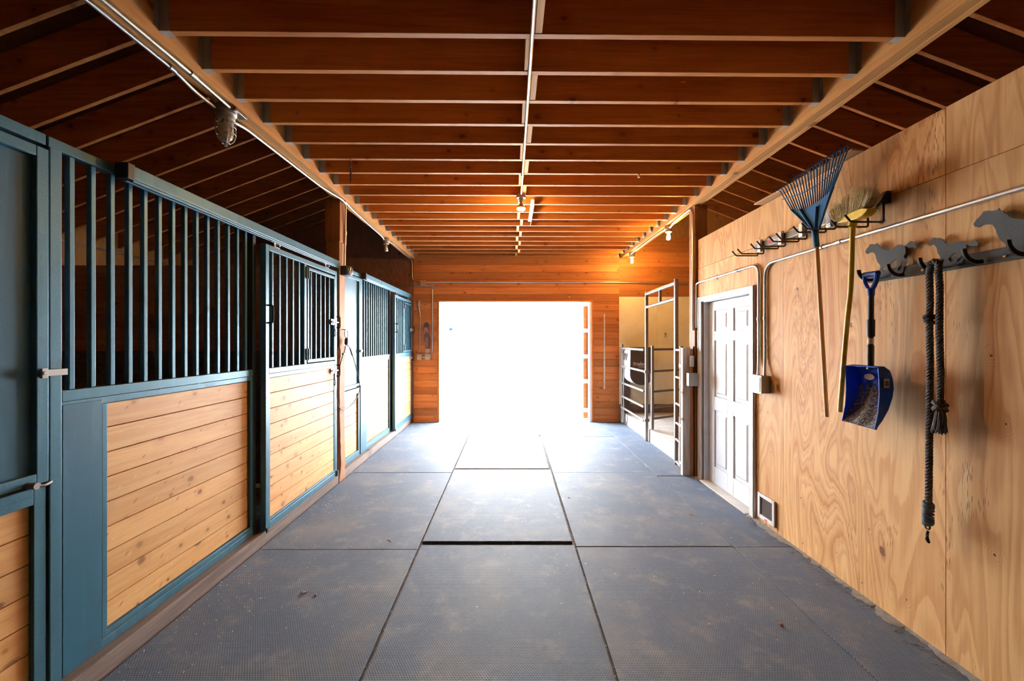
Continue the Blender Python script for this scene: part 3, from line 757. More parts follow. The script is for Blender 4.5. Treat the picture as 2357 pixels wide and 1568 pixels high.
def sliding_door(y0, y1, label):
    xo = -1.93; xi = -1.975
    t = thing('stall_sliding_door', label, 'stall door', (xo, (y0 + y1) / 2, .1), 'sliding stall doors')
    w = y1 - y0; s = .045
    hy0 = y0 + w * .50; hy1 = y1 - .05
    m = MB().box(xi, xo, y0, y0 + s, .1, 2.365).box(xi, xo, y1 - s, y1, .1, 2.365)
    m.box(xi, xo, y0 + s, y1 - s, 2.32, 2.365).box(xi, xo, y0 + s, y1 - s, 1.335, 1.378).box(xi + .003, xo - .003, y0 + s, y1 - s, 1.30, 1.334)
    m.box(xi, xo, y0 + s, y1 - s, .1, .15).box(xi + .003, xo - .003, y0 + s, y1 - s, .151, .175)
    m.box(xi + .003, xo - .003, y0 + s, y0 + s + .02, .176, 1.30).box(xi + .003, xo - .003, y1 - s - .02, y1 - s, .176, 1.30)
    m.box(xi, xo, hy0 - .055, hy0 - .012, 1.378, 2.32)
    m.build('frame', 'blue', t, bevel=.003)
    wood_infill(t, y0 + s + .02, y1 - s - .02, .176, 1.30, x=xo - .008)
    n = 5
    for k in range(n):
        y = y0 + s + (hy0 - .055 - y0 - s) * (k + .7) / (n + .3)
        MB().box(xi + .01, xi + .032, y - .011, y + .011, 1.378, 2.32).build('bar', 'blue', t, bevel=.003)
    h = MB().box(xi + .004, xo + .004, hy0, hy0 + .026, 1.388, 2.30).box(xi + .004, xo + .004, hy1 - .026, hy1, 1.388, 2.30)
    h.box(xi + .004, xo + .004, hy0 + .026, hy1 - .026, 2.272, 2.30).box(xi + .004, xo + .004, hy0 + .026, hy1 - .026, 1.388, 1.42)
    ho = h.build('feed_hatch', 'blue', t, bevel=.003); ho['label'] = 'small hinged barred feed hatch'
    for k in range(5):
        y = hy0 + .026 + (hy1 - hy0 - .052) * (k + .8) / 5.6
        MB().box(xi + .012, xi + .032, y - .010, y + .010, 1.42, 2.272).build('hatch_bar', 'blue', ho, bevel=.002)
    for z in (1.47, 2.24):
        MB().box(xo + .002, xo + .012, hy0 - .03, hy0 + .02, z - .055, z + .055).cyl((xo + .012, hy0 - .006, z - .055), (xo + .012, hy0 - .006, z + .055), .009, 8).build('hinge', 'black', t, bevel=.001)['label'] = 'black strap hinge'
    hh = MB().tube(fillet([(xo, y0 + .022, 1.74), (xo + .045, y0 + .022, 1.74), (xo + .045, y0 + .022, 1.88), (xo, y0 + .022, 1.88)], .03), .007, 8)
    hh.build('pull_handle', 'blackmetal', t, smooth=True)
    latch_set(t, xo + .004, y1 - .09, 1.80)
    latch_set(t, xo + .001, y1 - .09, 1.27)
    for y in (y0 + .17, y1 - .22):
        MB().box(xo - .03, xo - .024, y - .012, y + .012, 2.365, 2.44).box(xo - .045, xo - .005, y - .04, y + .04, 2.365, 2.372).cyl((xo - .045, y + .03, 2.39), (xo - .0, y + .03, 2.39), .009, 8).build('roller_hanger', 'galv', t)
    m = MB().box(xo, xo + .012, y0, y0 + .02, .085, .12).box(xo, xo + .015, y1 - .02, y1 + .01, .1, .16)
    m.build('floor_guide', 'darkblue', t)
    return t
sliding_door(3.215, 4.53, 'sliding stall door with barred top and feed hatch, near the wooden post')
sliding_door(6.80, 7.97, 'sliding stall door with barred top, beside the far plank wall')
def track(y0, y1, label):
    t = thing('door_track', label, 'door track', (-1.96, y0, 2.415), 'sliding door tracks')
    m = MB().box(-1.994, -1.934, y0, y1, 2.428, 2.496).box(-1.99, -1.972, y0, y1, 2.415, 2.428).box(-1.952, -1.934, y0, y1, 2.412, 2.428)
    m.build('rail', 'blue', t, bevel=.004)
    MB().box(-1.996, -1.928, y0 - .035, y0 + .006, 2.42, 2.50).build('end_cap', 'black', t, bevel=.004)
track(2.09, 4.62, 'steel door track along the top of the nearest stall front')
track(5.47, 7.98, 'steel door track along the top of the far stall front')
for a, b, lab in ((-4.0, 4.615, 'worn timber sill under the nearer stall fronts'), (4.775, 7.99, 'worn timber sill under the far stall fronts')):
    tag(MB().box(-2.09, -1.945, a, b, -.02, .088).build('timber_sill', 'sill', bevel=.008), lab, 'timber sill', 'timber sills below the stalls', 'thing')
# wooden post, a little worn
t = thing('timber_post', 'square wooden post with a worn edge between the two stalls', 'post', (-2.015, 4.695, -.02), None)
m = MB(); rnd = .3; rings = []
zs = [-.02 + .06 * k for k in range(52)] + [3.12]
for z in zs:
    wv = random.gauss(0, .0022) + .006 * math.sin(z * 5.1 + 1.3 * math.sin(z * 3)) if .1 < z < 1.6 else 0
    ch = (.020 + .010 * math.sin(z * 4.7) + random.random() * .006) if .05 < z < 1.5 else .004
    x0, x1, y0, y1 = -2.09, -1.94 + wv * .6, 4.622, 4.772
    rings.append([m.b.verts.new(p) for p in ((x0, y0, z), (x1 - ch, y0, z), (x1, y0 + ch, z), (x1, y1, z), (x0, y1, z))])
for A, B in zip(rings, rings[1:]):
    for j in range(5): m._f([A[j], A[(j + 1) % 5], B[(j + 1) % 5], B[j]], rnd)
m._f(list(reversed(rings[0])), rnd); m._f(rings[-1], rnd)
m.build('shaft', 'post', t)
m = MB().box(-2.10, -1.925, 4.60, 4.79, 2.72, 3.199)
m.build('head_block', 'post', t, bevel=.006)['label'] = 'thicker wooden block under the beam'

# far stall: interior light switch seen through the bars, conduit along the outer wall
o = MB().tube([(-5.98, 4.8, 2.93), (-5.98, 7.9, 2.93)], .012, 8).build('metal_conduit', 'galv', smooth=True)
tag(o, 'thin metal conduit high on the outer wall behind the stall bars', 'conduit', None, 'thing')
p = onX(325, 604, -5.96)
o = MB().box(-5.99, -5.93, 6.55, 6.66, 2.70, 2.80).build('wall_outlet', plain('pale_outlet', (0.5, 0.42, 0.38), .5), bevel=.005)
tag(o, 'small pale outlet box on the outer wall, seen through the stall bars', 'outlet', None, 'thing')

# ============================================================ lamps
def jar_lamp(x, y, label, lit, cage, grp='jelly jar lamps under the beams'):
    z = 3.2
    t = thing('jar_lamp', label, 'lamp', (x, y, z), grp)
    s = 1.0 if cage else .82
    MB().lathe([(.062 * s, 0), (.066 * s, -.012), (.066 * s, -.05), (.056 * s, -.058), (.056 * s, -.085), (.05 * s, -.09)], (x, y, z), seg=20).build('lamp_base', 'box' if not cage else 'box', t, smooth=True)
    z1 = z - .085; hgt = .15 * s
    prof = [(.044 * s, 0), (.046 * s, -.02), (.046 * s, -hgt * .65), (.040 * s, -hgt * .85), (.024 * s, -hgt * .97), (.004, -hgt)]
    MB().lathe(prof, (x, y, z1), seg=24).build('glass_jar', 'jardirty' if cage else 'jar', t, smooth=True)
    bp = [(.012, -.002), (.014, -.025), (.027 * s, -.055), (.030 * s, -.08), (.022 * s, -.103), (.004, -.112)]
    MB().lathe(bp, (x, y, z1), seg=18).build('bulb', 'bulb' if lit else 'deadbulb', t, smooth=True)
    if cage:
        m = MB()
        for k in range(4):
            a = math.pi / 4 + k * math.pi / 2
            m.tube(spline([(x + math.cos(a) * r, y + math.sin(a) * r, z1 + h) for r, h in ((.058, 0), (.058, -.05), (.057, -.1), (.045, -.14), (.02, -.165))]), .0035, 6)
        for h, r in ((-.015, .058), (-.055, .059), (-.1, .058), (-.163, .022)):
            m.tube([(x + math.cos(i * math.pi / 10) * r, y + math.sin(i * math.pi / 10) * r, z1 + h) for i in range(20)], .0032, 6, closed=True)
        m.cyl((x, y, z1 - .16), (x, y, z1 - .185), .009, 8)
        m.build('wire_cage', 'box', t, smooth=True)
        MB().box(x + .03, x + .085, y - .02, y + .10, z - .035, z - .006).build('side_plate', 'galv', t, bevel=.003)
    return t
jar_lamp(-1.955, 2.80, 'dusty unlit caged jar lamp under the left beam, nearest the camera', False, True)
jar_lamp(-1.955, 6.40, 'unlit jar lamp under the left beam near the far end', False, False)
jar_lamp(2.2, 5.70, 'glowing jar lamp under the right beam, the nearer of two', True, False)
jar_lamp(2.2, 7.42, 'glowing jar lamp under the right beam, close to the far wall', True, False)
t = thing('ceiling_spot_lamp', 'lit reflector bulb hanging from the ceiling centre conduit', 'lamp', (.115, 4.62, 3.25))
MB().lathe([(.052, 0), (.052, -.04), (.03, -.046), (.02, -.07), (.018, -.085)], (.115, 4.62, 3.249), seg=20).build('lamp_base', 'box', t, smooth=True)
m = MB()
for k in (-1, 1): m.tube([(.115 + k * .028 + math.cos(a * .524) * .018, 4.60 + math.sin(a * .524) * .006, 3.178 + math.sin(a * .524) * .016) for a in range(12)], .003, 6, closed=True)
m.build('wire_loops', 'galv', t, smooth=True)
MB().lathe([(.014, 0), (.018, -.02), (.040, -.055), (.047, -.07)], (.115, 4.62, 3.165), seg=20).build('bulb_body', 'tanbox', t, smooth=True)
MB().lathe([(.047, -.0705), (.046, -.082), (.03, -.092), (.004, -.096)], (.115, 4.62, 3.165), seg=20).build('bulb_face', 'spotbulb', t, smooth=True)

# ============================================================ conduits
def conduit(pts, label, r=.0115, rad=.07, straps=(), grp='metal conduits'):
    t = thing('metal_conduit', label, 'conduit', pts[0], grp)
    MB().tube(fillet(pts, rad), r, 10).build('pipe', 'galv', t, smooth=True)
    for a, b in straps:
        a = Vector(a); b = Vector(b)
        MB().cyl(a, b, r + .005, 10).build('coupling', 'galv', t, smooth=True)
    return t
conduit([(.112, -1, 3.236), (.116, 4.57, 3.236)], 'straight metal conduit along the ceiling centre to the spot lamp', straps=[((.1135, 4.02, 3.236), (.1135, 4.06, 3.236))])
conduit([(-1.975, -1, 3.186), (-1.975, 2.38, 3.186), (-1.985, 2.56, 3.165), (-1.975, 2.72, 3.155)], 'outer of two conduits under the left beam before the caged lamp', straps=[((-1.975, 2.36, 3.186), (-1.975, 2.40, 3.186))])
conduit([(-1.90, -1, 3.186), (-1.90, 2.44, 3.186), (-1.905, 2.76, 3.18)], 'inner of two conduits under the left beam before the caged lamp', straps=[((-1.90, 2.42, 3.186), (-1.90, 2.46, 3.186))])
conduit([(-1.978, 2.86, 3.15), (-1.985, 3.05, 3.186), (-1.96, 4.2, 3.186), (-1.90, 4.60, 3.186), (-1.90, 4.70, 3.17), (-1.915, 4.72, 2.80), (-1.915, 4.70, 2.46)], 'conduit under the left beam that bends down the wooden post', straps=[((-1.912, 4.72, 2.86), (-1.914, 4.72, 2.82))])
conduit([(-1.895, 4.66, 3.186), (-1.925, 4.95, 3.186), (-1.965, 6.2, 3.186), (-1.968, 6.345, 3.165)], 'conduit under the left beam from the post to the far jar lamp')
conduit([(-1.965, 6.46, 3.165), (-1.93, 6.62, 3.186), (-1.93, 7.8, 3.186), (-1.93, 7.975, 3.15), (-1.925, 7.98, 2.78), (-1.76, 7.98, 2.745)], 'conduit from the far jar lamp round the corner to the tan box')
conduit([(-1.66, 7.985, 2.745), (2.1, 7.985, 2.735), (3.7, 7.98, 2.70)], 'long horizontal conduit across the far plank wall above the doorway', straps=[((-.6, 7.985, 2.742), (-.57, 7.985, 2.742)), ((1.0, 7.985, 2.738), (1.03, 7.985, 2.738))])
conduit([(-5.9, 7.985, 2.68), (-1.56, 7.985, 2.665)], 'thin horizontal conduit on the dark far wall above the stalls', r=.008)
conduit([(-1.535, 7.985, 2.62), (-1.535, 7.985, 1.36)], 'vertical conduit on the far wall running down to the double outlet')
conduit([(-1.80, 7.985, 2.26), (-1.775, 7.985, 2.1), (-1.785, 7.985, 1.36)], 'vertical conduit from the grey stub down to the single outlet')
p0 = (2.185, 3.545, 1.30)
conduit([(2.165, 3.575, 1.30), (2.185, 3.60, 1.42), (2.185, 3.60, 2.275), (2.185, 4.72, 2.275), (2.187, 4.815, 2.27), (2.187, 4.815, 1.75)], 'conduit from the box beside the white door, over its top and down the wall end', rad=.10, straps=[((2.185, 3.93, 2.275), (2.185, 3.97, 2.275)), ((2.185, 3.60, 1.78), (2.185, 3.60, 1.80))])
conduit([(2.165, 3.485, 1.30), (2.185, 3.51, 1.42), (2.185, 3.51, 2.257), (2.185, .2, 2.25)], 'long conduit from the box beside the door along the plywood wall under the tool rack', rad=.12, straps=[((2.185, 2.86, 2.256), (2.185, 2.90, 2.256)), ((2.185, 2.74, 2.256), (2.185, 2.70, 2.256)), ((2.185, 3.51, 1.78), (2.185, 3.51, 1.80))])
conduit([(2.16, 7.34, 3.165), (2.19, 7.1, 3.187), (2.19, 5.9, 3.187), (2.19, 5.78, 3.16)], 'conduit under the right beam between the two glowing lamps')
conduit([(2.19, 5.62, 3.16), (2.18, 5.4, 3.187), (2.165, 4.92, 3.187), (2.165, 4.86, 3.12), (2.165, 4.85, 2.9), (2.16, 4.85, 1.72)], 'tall conduit from the nearer glowing lamp down the end of the plywood wall', r=.014, straps=[((2.163, 4.85, 2.62), (2.163, 4.85, 2.56))])

def elec_box(name, x0, x1, y0, y1, z0, z1, label, mat='box', cover=None, grp=None):
    t = thing(name, label, 'electrical box', ((x0 + x1) / 2, (y0 + y1) / 2, z0), grp)
    MB().box(x0, x1, y0, y1, z0, z1).build('body', mat, t, bevel=.004)
    if cover: cover(t)
    return t
def cov1(t):
    MB().box(2.118, 2.124, 3.455, 3.60, 1.145, 1.302).box(2.114, 2.118, 3.47, 3.585, 1.16, 1.285).build('cover_plate', plain('white_worn_plate', (.7, .69, .66), .5, 0, .1), t, bevel=.002)['label'] = 'pale worn cover plate'
elec_box('junction_box', 2.124, 2.199, 3.46, 3.595, 1.15, 1.298, 'grey junction box on the plywood wall right of the white door', cover=cov1)
elec_box('junction_box', -1.765, -1.66, 7.93, 7.995, 2.66, 2.775, 'tan square junction box at the upper left of the far wall', 'tanbox')
elec_box('conduit_elbow_box', -1.555, -1.51, 7.95, 7.995, 2.60, 2.69, 'small metal elbow box on the far wall above the double outlet')
def outl(xs):
    def f(t):
        m = MB()
        for x in xs: m.cyl((x, 7.944, 1.275), (x, 7.936, 1.275), .017, 14)
        m.build('receptacle', 'brass', t)
    return f
elec_box('wall_outlet', -1.83, -1.735, 7.945, 7.995, 1.22, 1.335, 'single outlet box low at the left of the far doorway', cover=outl([-1.772]), grp='outlet boxes on the far wall')
elec_box('wall_outlet', -1.675, -1.575, 7.945, 7.995, 1.22, 1.335, 'double outlet box nearest the far doorway', cover=outl([-1.648, -1.612]), grp='outlet boxes on the far wall')
tag(MB().cyl((-1.735, 7.97, 1.275), (-1.675, 7.97, 1.275), .01, 8).build('metal_nipple', 'galv', smooth=True), 'short pipe joining the two outlet boxes', 'pipe', None, 'thing')
tag(MB().lathe([(.016, 0), (.026, .02), (.028, .09), (.02, .125), (.008, .135)], (-1.802, 7.972, 2.255)).build('conduit_fitting', 'box', smooth=True), 'rounded grey cap on top of the single outlet conduit', 'cap', None, 'thing')
# hanging dark decoration: rounded leather-like strip with a grey card under it
t = thing('wall_hanging', 'dark elongated wall hanging with faded red marks, left of the doorway', 'wall hanging', (-1.65, 7.985, 1.45))
pl = [(-1.70, 1.87), (-1.69, 1.93), (-1.66, 1.955), (-1.625, 1.95), (-1.605, 1.91), (-1.598, 1.75), (-1.585, 1.60), (-1.585, 1.44), (-1.665, 1.44), (-1.69, 1.62), (-1.705, 1.75)]
MB().prism([(x, 7.972, z) for x, z in pl], (0, .02, 0)).build('backing', 'flydark', t)
MB().prism([(x, 7.967, z) for x, z in [(-1.695, 1.80), (-1.685, 1.88), (-1.665, 1.84), (-1.64, 1.87), (-1.60, 1.77), (-1.60, 1.73), (-1.64, 1.78), (-1.68, 1.74), (-1.70, 1.70)]], (0, .006, 0)).build('red_marks', 'flyred', t)
MB().box(-1.675, -1.665, 7.968, 7.972, 1.47, 1.68).box(-1.65, -1.625, 7.968, 7.972, 1.47, 1.66).build('stripe', 'flyred', t)
o = MB().box(-1.668, -1.585, 7.98, 7.995, 1.336, 1.432).build('grey_card', 'cardgrey'); tag(o, 'small grey card under the dark wall hanging', 'card', None, 'thing')
# measuring stick
t = thing('measuring_stick', 'thin pale measuring stick hung on the boards right of the doorway', 'measuring stick', (1.84, 7.99, .66))
MB().box(1.815, 1.842, 7.985, 7.997, .655, 2.12).build('stick', plain('pale_stick', (.66, .58, .5), .6), t, bevel=.002)
m = MB()
for k in range(44): m.box(1.817, 1.83, 7.983, 7.985, .70 + k * .032, .704 + k * .032)
m.build('scale_marks', 'flydark', t)
tag(MB().cyl((1.146, 7.985, 2.45), (1.146, 7.995, 2.45), .012, 8).build('white_button', 'white'), 'tiny white button on the boards above the doorway', 'button', None, 'thing')

# ============================================================ post at the right, short post, switches, chain
t = tag(MB().box(2.17, 2.32, 4.82, 4.97, -.02, 3.199).build('timber_post', 'post', bevel=.004), 'square wooden post at the far end of the plywood wall', 'post', None, 'thing')
t = thing('short_post', 'short post faced with chipped grey paint beside the tube gates', 'post', (2.1, 4.8, -.02))
MB().box(2.035, 2.125, 4.835, 4.90, -.02, 1.515).build('painted_board', 'greypost', t, bevel=.005)
MB().box(2.125, 2.155, 4.82, 4.90, -.02, 1.50).build('bare_edge', 'post', t, bevel=.003)
m = MB().box(2.155, 2.168, 4.83, 4.88, -.02, 1.53)
m.build('steel_channel', 'blackmetal', t)
o = MB().box(2.105, 2.15, 4.79, 4.819, 1.29, 1.42).cyl((2.12, 4.789, 1.355), (2.12, 4.775, 1.355), .006, 8).build('light_switch', 'casing', bevel=.003); tag(o, 'pale light switch near the top of the short post', 'switch', None, 'thing')
o = MB().box(2.06, 2.20, 4.73, 4.788, 1.07, 1.22).build('switch_box', 'box', bevel=.004)
o = tag(o, 'grey metal switch box on the short post left of the white door', 'electrical box', None, 'thing')
def chain(p, n, l, label, r=.003, mat='blackmetal'):
    t = thing('chain', label, 'chain', p); x, y, z = p; m = MB()
    for k in range(n):
        a = (k % 2) * math.pi / 2; ca, sa = math.cos(a), math.sin(a)
        pts = []
        for j in range(10):
            q = j * math.pi / 5; u = math.cos(q) * l * .32; w = math.sin(q) * l * .62
            pts.append((x + ca * u, y + sa * u, z - k * l * .92 - l * .5 + w))
        m.tube(pts, r, 6, closed=True)
    m.build('links', mat, t, smooth=True)
    return t
chain((2.19, 4.775, 1.72), 26, .032, 'dark chain hanging at the end of the plywood wall', .0045)
c = chain((-1.46, 3.722, 3.249), 10, .022, 'short dark chain hanging from a joist on the left')
MB().cyl((-1.46, 3.722, 3.252), (-1.46, 3.722, 3.235), .008, 8).build('eye_screw', 'brass', c)
o = MB().lathe([(.012, 0), (.014, -.012), (.01, -.03)], (1.27, 4.057, 3.25)).build('porcelain_insulator', 'white', smooth=True); tag(o, 'small white insulator under a joist on the right', 'insulator', None, 'thing')
# perforated strip under joists
o = MB().box(.236, .272, 4.76, 5.62, 3.238, 3.249).box(.272, .276, 4.80, 5.72, 3.20, 3.249)
t = thing('angle_bracket', 'long pale perforated angle strip screwed under the joists near the spot lamp', 'bracket', (.25, 5.2, 3.24))
o.build('angle', plain('dusty_pink_metal', (.52, .40, .36), .5, .3), t)
m = MB()
for y in (4.92, 5.2, 5.5): m.cyl((.252, y, 3.238), (.252, y, 3.235), .005, 8)
m.build('screw', 'blackmetal', t)

# box and round device on the left post
t = thing('switch_box', 'dark box with a round black device on the side of the wooden post', 'electrical box', (-1.91, 4.68, 2.35))
MB().box(-1.938, -1.865, 4.64, 4.76, 2.345, 2.45).build('body', 'brownplastic', t, bevel=.004)
MB().lathe([(.02, 0), (.05, .004), (.055, .012), (.055, .022), (.03, .03)], (-1.865, 4.70, 2.40), (1, -.25, 0)).build('round_head', 'black', t, smooth=True)
MB().tube(spline([(-1.862, 4.68, 2.36), (-1.84, 4.66, 2.39), (-1.835, 4.67, 2.43), (-1.85, 4.68, 2.45)]), .005, 6).build('wire_clip', 'galv', t, smooth=True)

# cable lead looped on a ring
t = thing('lead_cable', 'dark looped lead cable hanging from a ring on the wooden post', 'lead', (-1.9, 4.7, .8))
X = -1.90
ringc = onX(797, 768, X)
m = MB().tube([(X, ringc.y + math.cos(a * .3927) * .05, ringc.z + .0 + math.sin(a * .3927) * .05) for a in range(16)], .004, 8, closed=True)
m.cyl((-1.945, ringc.y - .03, ringc.z + .045), (X, ringc.y - .03, ringc.z + .045), .005, 8)
m.build('ring', 'blackmetal', t, smooth=True)
a = onX(798, 777, X); b = onX(797, 795, X)
MB().tube([a, lerp(a, b, .2), lerp(a, b, .8), b], [.008, .02, .02, .008], 10).build('snap_body', 'black', t, smooth=True)
pts = [(800, 795), (806, 803), (815, 830), (823, 860), (828, 885), (826, 905), (815, 925), (800, 940), (787, 943), (778, 932), (776, 905), (778, 870), (783, 840), (789, 818), (794, 806), (795, 796)]
MB().tube(spline([onX(px, py, X) for px, py in pts], 6), .0055, 8).build('cable', 'lead', t, smooth=True)
MB().tube([onX(806, 803, X + .001), onX(811, 818, X + .001)], .010, 8).cyl(onX(795, 812, X), onX(789, 815, X), .012, 8).build('ferrule', 'black', t, smooth=True)

# ============================================================ white door in the plywood wall
t = thing('panel_door', 'white six-panel door set in the plywood wall', 'door', (2.27, 4.2, 0))
xf = 2.262; y0, y1 = 3.765, 4.655; zt = 2.03
m = MB()
sty = [(y0, y0 + .115), (y0 + .39, y0 + .50), (y1 - .115, y1)]
rails = [(0.012, .20), (.83, .98), (1.60, 1.70), (1.93, zt)]
for a, b in sty: m.box(xf, xf + .035, a, b, .012, zt)
cols2 = [(sty[0][1], sty[1][0]), (sty[1][1], sty[2][0])]
for a, b in cols2:
    for c_, d in rails: m.box(xf, xf + .035, a, b, c_, d)
    for c_, d in ((.20, .83), (.98, 1.60), (1.70, 1.93)):
        m.box(xf + .012, xf + .03, a, b, c_, d)
        g_ = .03; k_ = .02
        m.hexa([(xf + .012, a + g_, c_ + g_), (xf + .012, b - g_, c_ + g_), (xf + .012, b - g_, d - g_), (xf + .012, a + g_, d - g_),
                (xf + .003, a + g_ + k_, c_ + g_ + k_), (xf + .003, b - g_ - k_, c_ + g_ + k_), (xf + .003, b - g_ - k_, d - g_ - k_), (xf + .003, a + g_ + k_, d - g_ - k_)])
m.build('slab', 'white', t, bevel=.003)
t = MB()
t.box(2.178, RX, 3.665, 3.735, 0, 2.10).box(2.178, RX, 4.685, 4.755, 0, 2.10).box(2.178, RX, 3.735, 4.685, 2.045, 2.10)
t.box(2.172, 2.177, 3.667, 3.685, 0, 2.098).box(2.172, 2.177, 4.735, 4.753, 0, 2.098).box(2.172, 2.177, 3.687, 4.733, 2.08, 2.098)
t.box(RX, 2.31, 3.735, 3.76, 0, 2.05).box(RX, 2.31, 4.66, 4.685, 0, 2.05).box(RX, 2.31, 3.76, 4.66, 2.035, 2.06)
struct(t.build('door_1', 'casing', bevel=.003), 'white door casing in the plywood wall')
tag(MB().box(2.15, 2.31, 3.76, 4.66, -.0, .011).build('door_threshold', 'concrete', bevel=.003), 'pale threshold strip under the white door', 'threshold', None, 'thing')
# pet door
t = thing('pet_door', 'small white framed pet door low in the plywood wall', 'pet door', (2.19, 3.5, .05))
m = MB(); a, b, c_, d = 3.385, 3.615, .045, .262
m.box(2.182, 2.2, a, a + .032, c_, d).box(2.182, 2.2, b - .032, b, c_, d).box(2.182, 2.2, a + .032, b - .032, c_, c_ + .034).box(2.182, 2.2, a + .032, b - .032, d - .03, d)
m.build('frame', 'casing', t, bevel=.004)
MB().box(2.193, 2.1985, a + .032, b - .032, c_ + .034, d - .03).build('flap', 'rubberflap', t)
MB().box(2.1805, 2.182, a + .09, a + .13, c_ + .008, c_ + .02).build('red_latch', 'red', t)
m = MB()
for yy in (a + .012, b - .012):
    for zz in (c_ + .012, d - .012): m.cyl((2.182, yy, zz), (2.179, yy, zz), .005, 8)
m.build('screw', 'galv', t)
# loose plywood strip lying on the wall top
o = MB().box(2.13, 2.235, 2.55, 3.58, 2.787, 2.80).build('plywood_strip', 'plyedge', bevel=.002)
tag(o, 'loose plywood offcut lying on top of the right wall behind the rake', 'plywood offcut', None, 'thing')

# ============================================================ tool rack
t = thing('tool_rail', 'grey wall rail high on the plywood wall holding the tool hooks', 'tool rack', (2.19, 3.0, 2.43))
MB().box(2.178, 2.2, 2.39, 3.655, 2.40, 2.462).build('rail', 'rackgrey', t, bevel=.004)
MB().box(2.174, 2.178, 2.39, 3.655, 2.403, 2.408).box(2.174, 2.178, 2.39, 3.655, 2.454, 2.459).build('rail_lips', 'galv', t)
MB().prism([Vector((2.1765, 3.44 + math.cos(a * .524) * .028, 2.434 + math.sin(a * .524) * .014)) for a in range(12)], (.002, 0, 0)).build('red_badge', 'red', t)
MB().box(2.1765, 2.178, 3.30, 3.395, 2.431, 2.437).build('white_mark', 'white', t)
MB().box(2.17, 2.2, 2.36, 2.39, 2.395, 2.467).build('end_cap', 'black', t, bevel=.003)
def tool_hook(y, L, gap, label, drop=.0, first=None):
    if first is not None:
        return copy_tree(first, (0, y - first.location.y, 0), label)
    t = thing('tool_hook', label, 'hook', (2.18, y, 2.40), 'double tool hooks on the rail')
    z = 2.345 - drop
    MB().box(2.150, 2.177, y - .02, y + .02, 2.385, 2.475).cyl((2.163, y - .022, 2.38), (2.163, y + .022, 2.38), .014, 12).build('bracket', 'galv', t, bevel=.004)
    for s in (-1, 1):
        yy = y + s * gap
        pts = fillet([(2.168, yy, 2.40), (2.168, yy, z), (2.168 - L, yy, z), (2.168 - L - .035, yy, z + .04)], .012, 4)
        MB().tube(pts, .0058, 8).build('prong', 'rustrod', t, smooth=True)
    MB().cyl((2.168, y - gap, 2.385), (2.168, y + gap, 2.385), .005, 8).build('cross_wire', 'galv', t, smooth=True)
    return t
h1 = tool_hook(3.545, .19, .042, 'double hook on the tool rail, farthest one beside the rail badge')
tool_hook(3.27, .19, .042, 'double hook on the tool rail, second from the door end', first=h1)
tool_hook(3.035, .19, .042, 'empty double hook on the tool rail, next to the rake', first=h1)
tool_hook(2.77, .19, .042, 'double hook carrying the blue leaf rake', first=h1)
tool_hook(2.428, .19, .052, 'double hook carrying the yellow broom', drop=.055)

# ============================================================ leaf rake
XR_ = 2.06
def c3(u, v, X=XR_): return onX(1780 + u / 6.032, 330 + v / 6.032, X)
t = thing('leaf_rake', 'blue plastic leaf rake with a wooden handle hung head up', 'rake', c3(600, 1300))
def qb(a, b, c_, s): return a * (1 - s) ** 2 + b * 2 * s * (1 - s) + c_ * s * s
rl, rm, rr = c3(245, 915), c3(600, 930), c3(840, 590)
body = [qb(rl, rm, rr, k / 12) for k in range(13)] + [c3(640, 1190), c3(515, 1190)]
MB().prism(body, (.005, 0, 0)).build('head', 'rakeblue', t, bevel=.001)
m = MB()
for (u0, v0, u1, v1, w) in ((375, 925, 540, 1190, .010), (600, 880, 575, 1190, .011), (830, 600, 630, 1190, .009), (250, 925, 520, 1195, .006)):
    m.tube([c3(u0, v0, XR_ - .004), c3(u1, v1, XR_ - .006)], [w, w * .55], 6)
m.build('rib', 'rakeblue', t)
tl, tm, tr = c3(95, 665), c3(560, 390), c3(1045, 62)
m = MB(); N = 23
tipdirs = []
for k in range(N):
    s = k / (N - 1); r0 = qb(rl, rm, rr, s); tp = lerp(tl, tr, s) + Vector((0, 0, .012 * math.sin(s * math.pi)))
    d = (tp - r0).normalized()
    pts = [r0, lerp(r0, tp, .5), tp, tp + d * .012 + Vector((-.012, 0, 0)), tp + d * .010 + Vector((-.030, 0, -.004)), tp + Vector((-.040, 0, -.012))]
    o_ = MB().tube(pts, [.0045, .004, .0035, .0032, .003, .0025], 6)
    o_.build('tine', 'rakeblue', t, smooth=True)
m = MB()
cl, cm, cr = c3(125, 778, XR_ - .003), c3(640, 660, XR_ - .003), c3(945, 270, XR_ - .003)
m.tube([qb(cl, cm, cr, k / 16) for k in range(17)], .0032, 6)
m.build('cross_brace', 'rakeblue', t, smooth=True)
a, b = c3(575, 1180), c3(605, 1445)
MB().tube([a, lerp(a, b, .3), b], [.024, .019, .0165], 12).build('socket', 'rakeblue', t, smooth=True)
hb = onX(1903, 960, XR_)
MB().tube([lerp(b, a, .1), b, lerp(b, hb, .5), hb], [.0125, .0125, .0125, .0125], 12).build('handle', 'handlewood', t, smooth=True)['label'] = 'straight wooden handle'

